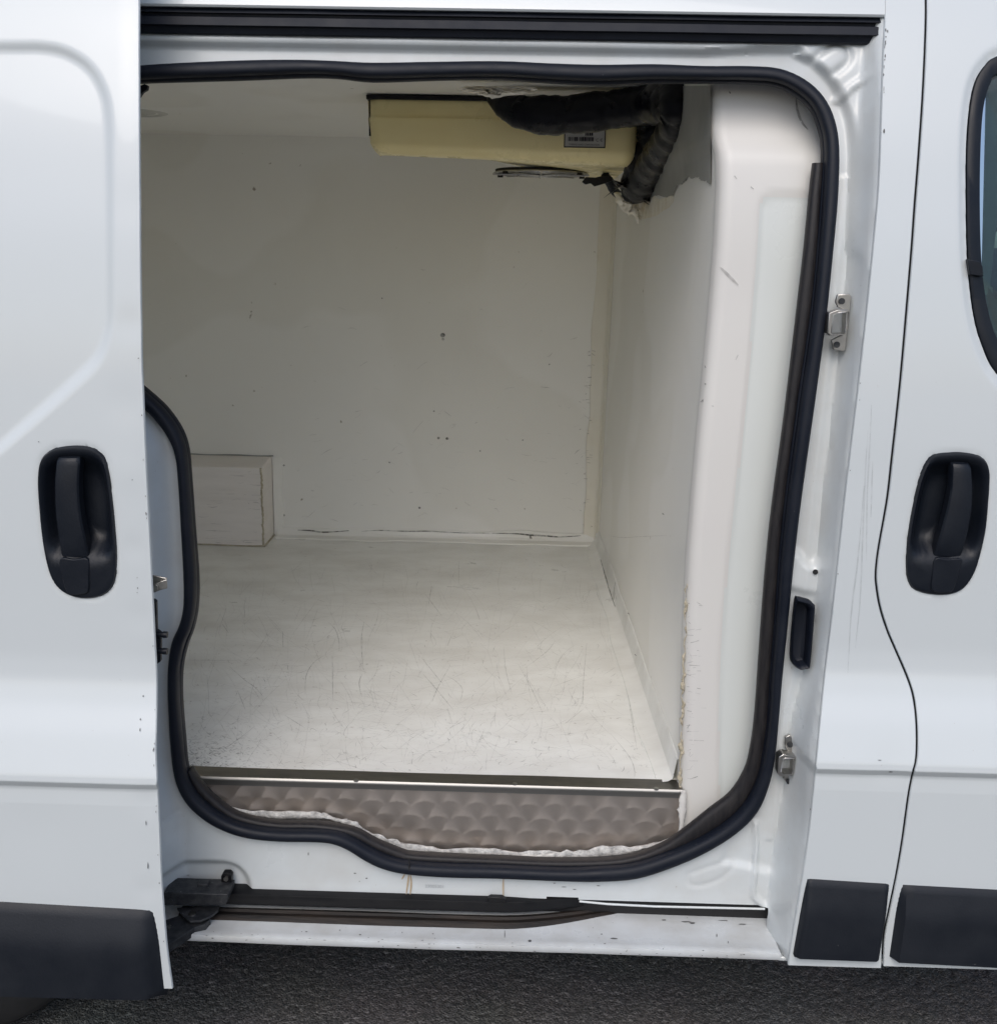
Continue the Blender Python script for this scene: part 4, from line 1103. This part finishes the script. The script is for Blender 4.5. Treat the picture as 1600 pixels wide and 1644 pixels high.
for i in range(110):
    px, py = r_.uniform(470, 940), 840 - abs(r_.normal(0, 150))
    if py < 330: continue
    ln = r_.uniform(3, 18)
    ya_ = r_.normal(0, .5) * ln
    wall_mark([(px, py), (px + ln * .5, py + ya_ * .5 + r_.normal(0, 1.2)), (px + ln, py + ya_)], r_.uniform(.0012, .003), r_.uniform(.05, .28), YB - .004)
for i in range(45):
    px, py = r_.uniform(318, 418), r_.uniform(755, 878)
    ln = r_.uniform(4, 34); ln = min(ln, 420 - px)
    wall_mark([(px, py), (px + ln * .5, py + r_.normal(0, .8)), (px + ln, py + r_.normal(0, 1))], r_.uniform(.0012, .0026), r_.uniform(.06, .32), yw - .002)
for i in range(46):
    py = r_.uniform(560, 850); px = 962 - (py - 300) * .040 + r_.normal(-8, 6)
    wall_mark([(px, py), (px + r_.uniform(2, 6), py + r_.normal(0, 1))], r_.uniform(.002, .006), r_.uniform(.2, .7), YB - .009)
scatter_marks('wall_scuffs', marks, 'scuff', back_wall)
# cracks along the bulkhead's foot and dirt down its front edge
marks = []
def bulk_pt(px, py):                     # where a line of sight meets the bulkhead
    lo, hi = .10, YB
    for _ in range(40):
        y = (lo + hi) / 2; p = P(px, py, y)
        if p[0] > wallx(y, p[2]): hi = y
        else: lo = y
    return P(px, py, y) + np.array([-.0035, 0, 0])
def bmark(px, w, wear):
    q = cr(px, 4) if len(px) > 2 else np.array(px, float)
    pts = [bulk_pt(a, b_) + np.array([-.016, 0, .002]) for a, b_ in q]
    marks.append((pts, [np.array([0, 0, w / 2])] * len(pts) if abs(pts[0][2] - pts[-1][2]) < .05 else [np.array([0, w / 2, 0])] * len(pts), wear))
bmark([zg_(835, 425), zg_(858, 500), zg_(880, 570), zg_(910, 655)], .012, .95)
bmark([zg_(862, 575), zg_(868, 605)], .014, .9)
bmark([zg_(870, 305), zg_(940, 318), zg_(1050, 314), zg_(1180, 310)], .004, .4)
for a, b_ in ((980, 690), (1017, 893), (1000, 1002), (1130, 1415), (930, 890), (1160, 205)):
    c = zg_(a, b_); bmark([(c[0] - 1.5, c[1] - 1), (c[0] + 1.5, c[1] + 1)], .006, .8)
scatter_marks('wall_scuffs', marks, 'scuff', bulkhead)
# nicks on the post
marks = []
def post_mark(px, w, wear):
    q = cr(px, 4) if len(px) > 2 else np.array(px, float); pts = []
    for a, b_ in q:
        y = .15
        for _ in range(10):
            p = P(a, b_, y)
            i = int(np.argmin(abs(Zp - p[2]))); j = int(np.argmin(abs(X0p[i] - p[0]))); y = Y0p[i, j]
        pts.append(P(a, b_, y - .0015))
    side = []
    for i in range(len(pts)):
        d_ = pts[min(i + 1, len(pts) - 1)] - pts[max(i - 1, 0)]; s_ = np.array([-d_[2], 0, d_[0]]); s_ /= np.linalg.norm(s_) + 1e-9
        side.append(s_ * w / 2)
    marks.append((pts, side, wear))
X0p = np.array([float(np.interp(z, bez, bex)) + (.64 - float(np.interp(z, bez, bex))) * tt for z in Zp]); Y0p = YY_
zq = lambda a, b_: (900 + a / 3.81, 280 + b_ / 3.81)
for h, w, k in (([zq(970, 565), zq(1020, 615), zq(1085, 678)], .005, .35), ([zq(1160, 75), zq(1178, 90)], .004, .6), ([zq(890, 1018), zq(897, 1030)], .006, .95), ([zq(850, 1395), zq(872, 1385), zq(865, 1378)], .005, .9), ([zq(880, 1410), zq(935, 1418)], .002, .6), ([zq(880, 1160), zq(884, 1182)], .005, .8), ([zq(880, 1278), zq(886, 1285)], .005, .7), ([zq(1068, 1135), zq(1082, 1105)], .004, .3), ([zq(1060, 8), zq(1075, 28)], .004, .4), ([(1277, 155), (1279, 175), (1286, 195), (1296, 208)], .004, .6), ([(1170, 147), (1172, 150)], .004, .9)):
    post_mark(h, w, k)
for i in range(60):
    py = r_.uniform(960, 1250); post_mark([(1100 + abs(r_.normal(0, 9)), py), (1100 + abs(r_.normal(0, 12)) + 2, py + r_.normal(0, 3))], r_.uniform(.0012, .003), r_.uniform(.1, .55))
scatter_marks('post_scuffs', marks, 'scuff', post)

# chipped paint on the sliding door's edge, the pillar and the sill
def chips(name, parent, spots, fn):
    V = []; F = []
    for px, py, w, h in spots:
        o = len(V); k = 7
        for i in range(k):
            a = 2 * math.pi * i / k; rr = r_.uniform(.6, 1.2)
            V.append(fn(px + w * rr * math.cos(a), py + h * rr * math.sin(a)))
        F.append(tuple(range(o, o + k))[::-1])
    ob = mesh(name, V, F, 'chip', parent, 0); ob['kind'] = 'stuff'
    return ob
dfn = lambda a, b_: PS(a, b_, DOFF) + np.array([0, -.0012, 0])
sp = [(230.5, 1117, .9, 1.6), (226, 1154, .9, 2), (225.5, 1171, 1, 4), (235, 1320, .8, 4), (238, 1390, .8, 6), (223, 575, 1.2, 1), (213, 770, 1.6, .6), (221, 927, .8, .8), (221.5, 944, .7, 1.4), (221, 951, .7, .9), (63, 709, 1.5, .8)]
for i in range(16):
    py = r_.uniform(500, 1580); z = PS(240, py, DOFF)[2]
    xe = 800 + 0
    e_px = float(np.interp(py, [c[1] for c in dedge], [c[0] for c in dedge])) - r_.uniform(.3, 2)
    sp.append((e_px, py, r_.uniform(.4, 1), r_.uniform(.6, 3)))
chips('paint_chips', sliding_door, sp, dfn)
sfn = lambda a, b_: PS(a, b_) + np.array([0, -.0008, 0])
sp = [(1418, 210, 1.5, 4), (1424, 50, 1, 3), (1380, 615, 1.5, .7), (1379, 642, .8, .8), (1364, 755, .8, .8), (1344, 921, .7, 1.2), (1300, 1299, .8, 1.2), (1429, 1239, 4, .8), (1434, 692, .8, 4), (1411, 1220, 4, .7)]
for i in range(14):
    py = r_.uniform(40, 160); sp.append((float(np.interp(py, [c[1] for c in edge_px], [c[0] for c in edge_px])) + r_.uniform(0, 1.5), py, r_.uniform(.4, 1.1), r_.uniform(1, 4)))
chips('paint_chips', side_panel, sp, sfn)
marks = []
for px in ([(1392, 690), (1388, 760), (1384, 860), (1380, 960), (1372, 1040)], [(1398, 650), (1395, 720), (1391, 800), (1390, 900)], [(1386, 780), (1376, 900), (1366, 980), (1360, 1080)], [(1400, 740), (1397, 830)]):
    pts = [PS(a, b2_) + np.array([0, -.0008, 0]) for a, b2_ in cr(px, 5)]; marks.append((pts, [np.array([.0013, 0, 0])] * len(pts), .16))
scatter_marks('dirt_runs', marks, 'scuff', side_panel)
def sill_pt(a, b_):
    best_ = None
    pa = np.array(pr); y = -.02
    for _ in range(25):
        p = P(a, b_, y); zsurf = np.interp(y, pa[3:, 0], pa[3:, 1]); y += (p[2] - zsurf) * .5; y = min(max(y, -.036), .2)
    return P(a, b_, y) + np.array([0, -.0012, .0012])
sp = []
for i in range(60):
    px = r_.uniform(310, 1235); py = 1500 + (px - 300) * .042 + r_.normal(2, 8); sp.append((px, py, r_.uniform(.5, 2.5), r_.uniform(.3, .9)))
for a, b_, w, h in ((985, 1507, 6, 1.2), (1100, 1480, 9, 1), (1110, 1482, 5, 1.6), (1190, 1484, 7, .8), (1160, 1478, 10, .7), (850, 1511, 3, 2), (965, 1500, 2, .8), (1065, 1477, 4, 1), (1150, 1502, .8, 3), (1168, 1513, .7, 2), (810, 1500, .6, 6), (312, 1497, .7, 3)): sp.append((a, b_, w, h))
chips('paint_chips', sill, sp, sill_pt)
sp = [(495, 1371, .8, 3.5), (570, 1402, 2, .8), (588, 1410, 1.8, 1), (577, 1415, .8, .8), (263, 1316, 1, 3), (960, 1422, 3, .6), (890, 1418, 3, .6), (905, 1424, 4, .5), (922, 1428, 3, .6), (1396, 215, .6, .6), (302, 1405, 2, .5)]
chips('paint_chips', door_frame, sp, lambda a, b_: FP(a, b_, .0012))
marks = []
for px in ([(656, 1404), (655, 1415), (652, 1436)], [(659, 1404), (660, 1420), (658, 1438)], [(808, 1410), (807.5, 1425), (808, 1440)], [(650, 1403), (645, 1412)]):
    pts = [FP(a, b_, .0014) for a, b_ in cr(px, 4)]; marks.append((pts, [np.array([.0016, 0, 0])] * len(pts), .5))
rr_ = scatter_marks('rust_runs', marks, 'scuff', door_frame)
rr_.data.materials.clear(); rr_.data.materials.append(MATS['rust_run'])

# faint stamped number under the weatherstrip
def text(name, s, size, loc, rot, mt, parent, align='LEFT'):
    cu = bpy.data.curves.new(name, 'FONT'); cu.body = s; cu.size = size; cu.align_x = align; cu.extrude = 0
    tmp = bpy.data.objects.new(name, cu); col.objects.link(tmp)
    bpy.context.view_layer.update()
    me = bpy.data.meshes.new_from_object(tmp.evaluated_get(bpy.context.evaluated_depsgraph_get()))
    bpy.data.objects.remove(tmp); bpy.data.curves.remove(cu)
    Mx = Matrix.Translation(Vector(loc)) @ Matrix.Rotation(rot, 4, 'X')
    me.transform(Mx); me.materials.clear(); me.materials.append(MATS[mt])
    o = bpy.data.objects.new(name, me); col.objects.link(o); o.parent = parent
    if parent.type == 'EMPTY': o.matrix_parent_inverse = Matrix.Translation(parent.location).inverted()
    return o
text('stamped_number', '23005301', .0085, tuple(FP(682, 1425, .0015)), math.pi / 2, 'faint_ink', door_frame)

# ---- rear wheel and the underside
tw = P(98, 1602, .10)
wr_ = .325
wx = float(tw[0]) - math.sqrt(max(wr_ ** 2 - (wr_ - tw[2]) ** 2, 0))
wheel = empty('wheel', (wx, .10, wr_))
wheel.parent = van; wheel.matrix_parent_inverse = VINV
def lathe(name, pts, mt, parent, c, seg=56):
    V = []; F = []
    for i in range(seg):
        a = 2 * math.pi * i / seg
        for r, y in pts: V.append((c[0] + r * math.cos(a), c[1] + y, c[2] + r * math.sin(a)))
    m_ = len(pts)
    for i in range(seg):
        for k in range(m_ - 1):
            F.append((i * m_ + k, i * m_ + k + 1, ((i + 1) % seg) * m_ + k + 1, ((i + 1) % seg) * m_ + k))
    return mesh(name, V, F, mt, parent, 40)
lathe('tyre', [(.20, .01), (.215, 0), (.27, -.006), (.305, .002), (.318, .014), (.325, .03), (.325, .07), (.319, .072), (.319, .08), (.325, .082), (.325, .13), (.319, .132), (.319, .14), (.325, .142), (.325, .17), (.31, .20), (.2, .19)], 'tyre', wheel, (wx, .10, wr_))
lathe('rim', [(.0, .03), (.06, .025), (.14, .04), (.19, .02), (.20, .01), (.203, .03)], 'steel', wheel, (wx, .10, wr_))
box('underbody', (-2.6, .02, ZS0 + .0), (1.5, 1.82, ZS0 + .01), 'void', van, 0)
box('inner_sill', (-1.0, .30, .22), (1.4, .36, ZS0), 'void', van, 0)
box('front_sill', (float(P(1246, 1500, 0)[0]) - .002, -.030, ZS0 - .006), (1.45, .03, ZSILL + .003), 'paint', van, .003)

# ---- what shows of the cab through the door glass
cab = 'cab_grey'
box('cab_floor', (.72, .12, .62), (2.0, 1.78, .66), cab, van)
box('cab_back', (.70, .14, .62), (.74, 1.78, 1.80), cab, van)
box('cab_roof', (.70, .27, 1.82), (1.5, 1.60, 1.86), 'lining', van)
seat = box('seat', (.86, .22, .80), (1.36, .74, .96), 'cab_blue', van, .04)
box('seat_back', (.80, .24, .93), (.93, .72, 1.50), 'cab_blue', van, .04)
box('head_rest', (.80, .36, 1.53), (.89, .60, 1.72), 'cab_blue', van, .03)
box('dashboard', (1.62, .10, .90), (2.1, 1.76, 1.22), cab, van, .05)
sw = np.array([1.42, .48, 1.22]); ax = np.array([-.78, 0, .62]); ax /= np.linalg.norm(ax)
uu = np.array([0, 1.0, 0]); vv = np.cross(ax, uu)
ringp = [sw + .19 * (uu * math.cos(t) + vv * math.sin(t)) for t in np.linspace(0, 2 * math.pi, 48, endpoint=False)]
steering = mesh('steering_wheel', *tube_vf(ringp, .015, 10, closed=True, ref=tuple(ax)), 'black_plastic', van, 60)
for t in (.2, math.pi - .2, 1.5 * math.pi):
    mesh('steering_spoke', *tube_vf([sw - ax * .02, sw + .185 * (uu * math.cos(t) + vv * math.sin(t))], .016, 8, ref=tuple(ax)), 'black_plastic', steering, 60)
mesh('steering_boss', *disc_vf(sw - ax * .03, ax, .06, .05, 20), 'black_plastic', steering)

# ================================================================== COOLING UNIT under the roof of the bay
yu = .80
unit = empty('cooling_unit', (float(P(810, 200, yu)[0]), 1.05, ZC))
tag(unit, 'cream plastic refrigeration evaporator bolted under the load bay ceiling', 'cooling unit')
def U(px, py, dy=0.0): return P(px, py, yu) + np.array([0, dy, 0])
# outline of the front, rounded at its lower edge, drawn back to the wall side
tops = 588 + (1027 - 588) * np.unique(np.concatenate([np.linspace(0, .05, 9), np.linspace(.05, .95, 24), np.linspace(.95, 1, 9)]))
def ubot(px): return 247 + (px - 597) * .040
rows = []
ysec = [(0, .0, .016), (.06, .0, .010), (.30, .0, .008), (.34, .0, .006), (.38, .0, -.002), (.42, .0, -.003), (.80, 0, .001), (.86, .0, .005), (.92, .0, .012), (.97, 0, .024), (1.0, 0, .040)]
G = []
for f_, _, dy in ysec:
    row = []
    for px in tops:
        u_ = (px - 588) / (1027 - 588)
        b_ = ubot(px)
        py = 153 + (b_ - 153) * f_
        inset = 6 * max(0, f_ - .1) + 12 * max(0, (f_ - .72) / .28) ** 2
        pxx = px + inset * (1 - u_) - inset * .8 * u_
        e_ = min(u_, 1 - u_) * 60
        e_ = min(u_, 1 - u_) / .045
        rnd = .030 * (1 - math.sqrt(max(0, 1 - (1 - min(e_, 1)) ** 2)))
        row.append(U(pxx, py, dy + rnd))
    G.append(row)
last = G[-1]
for k in range(1, 7):                     # underside, deeper towards the bulkhead
    t = k / 6
    row = []
    for i, p in enumerate(last):
        u_ = (tops[i] - 588) / (1027 - 588)
        row.append(np.array([p[0], p[1] + .50 * t, p[2] + (.085 * (1 - u_) ** 1.5) * t]))
    G.append(row)
G.append([np.array([p[0], p[1] + .01, ZC - .005]) for p in G[-1]])
casing = grid('casing', G, 'cream', unit, smooth=40)
def wall_end(name, cols):                 # end caps of the casing
    fr = [np.array(r[cols]) for r in G]
    V = fr; F = [tuple(range(len(V)))]
    V2 = [np.array([v[0] + (.002 if cols else -.002), v[1], v[2]]) for v in V]
    return mesh(name, *prism_vf(V, V2), 'cream', unit, 0)
wall_end('end_cap', 0); wall_end('end_cap', -1)
a = U(587, 149); c = U(1030, 152)
box('mounting_flange', (a[0], yu + .006, ZC - .012), (c[0], yu + .50, ZC - .003), 'black_metal', unit, .001)
box('side_seam', (U(589.5, 150)[0], yu + .022, U(590, 240)[2] + .03), (U(592.5, 150)[0], yu + .03, ZC - .012), 'black_metal', unit, 0)
# fan guard and its bars underneath
gc = P(868, 277, 1.16); gz_ = float(gc[2]) - .004
fan_c = np.array([gc[0], 1.15, gz_])
V, F = [], []
parts = []
for r in (.115, .09, .062, .035):
    parts.append(tube_vf([fan_c + np.array([r * math.cos(t), r * math.sin(t), 0]) for t in np.linspace(0, 2 * math.pi, 40, endpoint=False)], .0022, 6, closed=True, ref=(0, 0, 1)))
for t in np.linspace(0, math.pi, 4, endpoint=False):
    parts.append(tube_vf([fan_c + np.array([.118 * math.cos(t), .118 * math.sin(t), -.002]), fan_c - np.array([.118 * math.cos(t), .118 * math.sin(t), .002])], .0025, 6, ref=(0, 0, 1)))
V, F = merge(parts); mesh('fan_guard', V, F, 'steel', unit, 60)
mesh('fan_opening', *disc_vf(fan_c + np.array([0, 0, .003]), (0, 0, 1), .112, .006, 40), 'void', unit)
for t in (.5, 2.6, 3.9, 5.6):
    mesh('guard_bolt', *disc_vf(fan_c + np.array([.118 * math.cos(t), .118 * math.sin(t), -.006]), (0, 0, 1), .007, .006, 8), 'black_metal', unit)
pprism('casing_clip', [(868, 204), (873.5, 204), (873.5, 214), (868, 214)], yu - .006, yu + .002, 'black_metal', unit, .0005)
# type plate
tl_, br_ = U(906.5, 180), U(971, 238)
lab = box('type_plate', (tl_[0], yu - .0022, br_[2]), (br_[0], yu - .0008, tl_[2]), 'label_paper', unit, 0)
ly = yu - .0032
bw = .0022
x0_, x1_, z0_, z1_ = tl_[0], br_[0], br_[2], tl_[2]
V, F = merge([box_vf((x0_, ly, z0_), (x1_, ly + .0008, z0_ + bw)), box_vf((x0_, ly, z0_), (x0_ + bw, ly + .0008, z1_)), box_vf((x1_ - bw, ly, z0_), (x1_, ly + .0008, z1_))])
mesh('plate_border', V, F, 'ink', lab, 0)
L = lambda a, b_: (x0_ + (a - 260) / 1075 * (x1_ - x0_), z0_ + (760 - b_) / 560 * .0 + (760 - b_) / 16 / 1750 * 2.46)
parts = []; rb = random.Random(5)
xa = 370
while xa < 1025:
    w = rb.choice([8, 12, 22, 34]); p0 = L(xa, 612); p1 = L(min(xa + w, 1025), 515); parts.append(box_vf((p0[0], ly, p0[1]), (p1[0], ly + .0006, p1[1]))); xa += w + rb.choice([7, 12, 18])
xa = 800
while xa < 1000:
    w = rb.choice([16, 26, 40]); p0 = L(xa, 480); p1 = L(min(xa + w, 1003), 398); parts.append(box_vf((p0[0], ly, p0[1]), (p1[0], ly + .0006, p1[1]))); xa += w + rb.choice([12, 18])
mesh('barcode', *merge(parts), 'ink', lab, 0)
def lt(s, a, b_, h): return text('plate_lettering', s, h, (L(a, b_)[0], ly, L(a, b_)[1]), math.pi / 2, 'ink', lab)
lt('THERMO KING CORPORATION', 385, 705, .0046)
lt('C \u20ac', 1085, 612, .0088)
lt('MOD. LNDP V.50      L25 17 MBP', 360, 335, .0040)
lt('SERIE E   50HZ 24', 360, 380, .0040)
lt('SER. BOX7 0mm', 360, 428, .0040)

# ---- the lagged pipes and what holds them
def hose(name, px, rad, mt, y, label=None, cat=None, rough=.05, seg=18, wr=.0):
    q = cr([(a, b_, c) for (a, b_), c in zip(px, y)], 10)
    n_ = len(q); rr = np.interp(np.linspace(0, 1, n_), np.linspace(0, 1, len(rad)), rad)
    rr = rr * (1 + wr * noise1(n_, 2))
    o = mesh(name, *tube_vf([P(a, b_, c) for a, b_, c in q], rr, seg, rough=rough), mt, None, 60)
    if label: tag(o, label, cat)
    return o
hose1 = hose('refrigerant_pipe', [(784, 157), (800, 166), (825, 177), (860, 184), (900, 185), (950, 180), (1000, 174), (1045, 168), (1078, 165), (1090, 178)], [.006, .018, .030, .037, .038, .037, .037, .038, .044, .040], 'tape', [.72, .71, .70, .69, .69, .69, .68, .64, .54, .50], 'thick black taped pipe bundle slung across the front of the cream cooling unit', 'pipe', rough=.012, wr=.03)
hose2 = hose('refrigerant_pipe', [(1056, 152), (1080, 154), (1088, 172), (1086, 196), (1076, 220), (1062, 244), (1045, 268), (1030, 290), (1016, 308)], [.030, .034, .034, .034, .033, .033, .034, .036, .03], 'tape', [.60, .52, .50, .54, .62, .72, .82, .90, .95], 'black taped pipe bending down the corner beside the right end of the cream cooling unit', 'pipe', rough=.02, wr=.05)
hose3 = hose('refrigerant_pipe', [(1040, 190), (1048, 205), (1048, 225), (1040, 245), (1028, 262), (1018, 280), (1008, 300)], [.030, .034, .034, .032, .030, .026, .02], 'tape', [.80, .80, .81, .83, .86, .90, .93], 'short black taped pipe tucked between the unit and the bent pipe', 'pipe', rough=.02, wr=.05)
# torn wrapping where the pipes go through the wall
q = cr([(1010, 276), (1018, 288), (1020, 300), (1014, 312)], 6)
o = mesh('torn_wrapping', *tube_vf([P(a, b_, .93) for a, b_ in q], np.clip(.034 * (1 + .22 * noise1(len(q), 1)), .02, .05), 16, rough=.2), 'tape', None, 40)
tag(o, 'crumpled black tape wrapping at the lower end of the pipes', 'wrapping')
V, F = [], []
ov = pprism('tape_scrap', [(934, 292), (940, 284), (955, 285), (968, 282), (981, 283), (982, 290), (972, 294), (962, 297), (954, 299), (948, 294), (940, 296)], 1.05, 1.062, 'tape', None, .001)
tag(ov, 'torn black scrap of tape hanging under the cooling unit', 'tape')
hose('drain_hose', [(970, 283), (978, 292), (984, 304), (994, 314), (1004, 320)], [.011, .011, .0105, .010, .009], 'rubber', [1.08, 1.10, 1.13, 1.18, 1.22], 'thin black drain hose curving from the unit into the wall foam', 'hose')
tie = mesh('cable_tie', *tube_vf([P(a, b_, c) for a, b_, c in cr([(1064, 143, .66), (1063, 155, .655), (1060, 168, .65), (1053, 180, .66), (1040, 193, .68)], 6)], .0042, 8, squash=.0016), 'tie_plastic', None, 60)
tag(tie, 'white plastic cable tie looped round the thick black pipe', 'cable tie')
th = pprism('tie_head', [(1057, 139), (1070, 138), (1071, 144), (1066, 147), (1057, 146)], .652, .665, 'tie_plastic', tie, .001)
tp_ = [P(a, b_, c) for a, b_, c in cr([(1058, 201, .84), (1068, 213, .835), (1073, 226, .835), (1070, 240, .85)], 5)]
t2 = mesh('pipe_clip', *tube_vf(tp_, .007, 8, squash=.002), 'strip_metal', None, 60); tag(t2, 'grey band clipped round the bent black pipe', 'clip')

# foam plug in the wall corner, over the pipes' exit, and above the unit
def lump(name, px, y0, thick, mt, parent, seed=1, rings=7, jag=.06, zdep=0.0):
    r = np.random.default_rng(seed); ol = cr(px, 4, True); c = ol.mean(0); n_ = len(ol)
    ol = c + (ol - c) * (1 + jag * r.normal(size=(n_, 1)))
    V = []; F = []
    for k in range(rings):
        s = 1 - k / rings
        for q in ol:
            a = c + (q - c) * s
            h = thick * math.sqrt(max(0, 1 - s ** 3)) * (1 + .35 * r.normal())
            yy = y0(a) if callable(y0) else y0
            p = P(a[0], a[1], yy); V.append(p + np.array([0, -h, 0]))
    for k in range(rings - 1):
        for j in range(n_): F.append((k * n_ + j, k * n_ + (j + 1) % n_, (k + 1) * n_ + (j + 1) % n_, (k + 1) * n_ + j))
    F.append(tuple((rings - 1) * n_ + j for j in range(n_)))
    return mesh(name, V, F, mt, parent, 60)
def corner_y(a):                          # depth of the back wall or the bulkhead behind a pixel
    p = P(a[0], a[1], YB)
    if p[0] < wallx(YB, p[2]): return YB - .004
    return float(bulk_pt(a[0], a[1])[1]) - .004
lump('foam_plug', [(985, 310), (1000, 307), (1024, 296), (1036, 292), (1041, 300), (1036, 325), (1027, 357), (1016, 348), (1002, 340), (992, 328)], lambda a: min(.99, corner_y(a) - .012), .022, 'foam', bulkhead, 2)
lump('foam_plug', [(1042, 300), (1052, 318), (1072, 316), (1082, 310), (1080, 325), (1062, 340), (1034, 352), (1031, 340), (1036, 320)], lambda a: corner_y(a) - .004, .006, 'foam', bulkhead, 3)
lump('foam_plug', [(736, 141), (780, 138), (853, 139), (856, 146), (846, 151), (815, 154), (790, 158), (768, 152), (748, 148)], .63, .016, 'foam', ceiling, 4)
# darker grey patch with a ragged lower edge on the bulkhead behind the pipes
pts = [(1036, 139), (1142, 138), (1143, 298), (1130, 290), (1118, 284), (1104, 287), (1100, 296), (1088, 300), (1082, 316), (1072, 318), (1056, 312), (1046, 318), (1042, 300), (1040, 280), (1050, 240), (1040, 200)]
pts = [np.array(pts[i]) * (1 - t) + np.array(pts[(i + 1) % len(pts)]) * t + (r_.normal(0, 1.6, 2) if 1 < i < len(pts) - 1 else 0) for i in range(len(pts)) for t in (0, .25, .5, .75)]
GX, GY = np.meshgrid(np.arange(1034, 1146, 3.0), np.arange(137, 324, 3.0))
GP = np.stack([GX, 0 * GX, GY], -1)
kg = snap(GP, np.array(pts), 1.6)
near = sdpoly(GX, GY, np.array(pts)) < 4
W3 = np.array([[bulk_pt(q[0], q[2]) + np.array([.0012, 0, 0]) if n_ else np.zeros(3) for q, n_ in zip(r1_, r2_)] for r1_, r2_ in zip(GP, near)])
grid('dark_patch', W3, 'dark_grey', bulkhead, sdpoly(GP[..., 0], GP[..., 2], np.array(pts)) < .05, smooth=60)
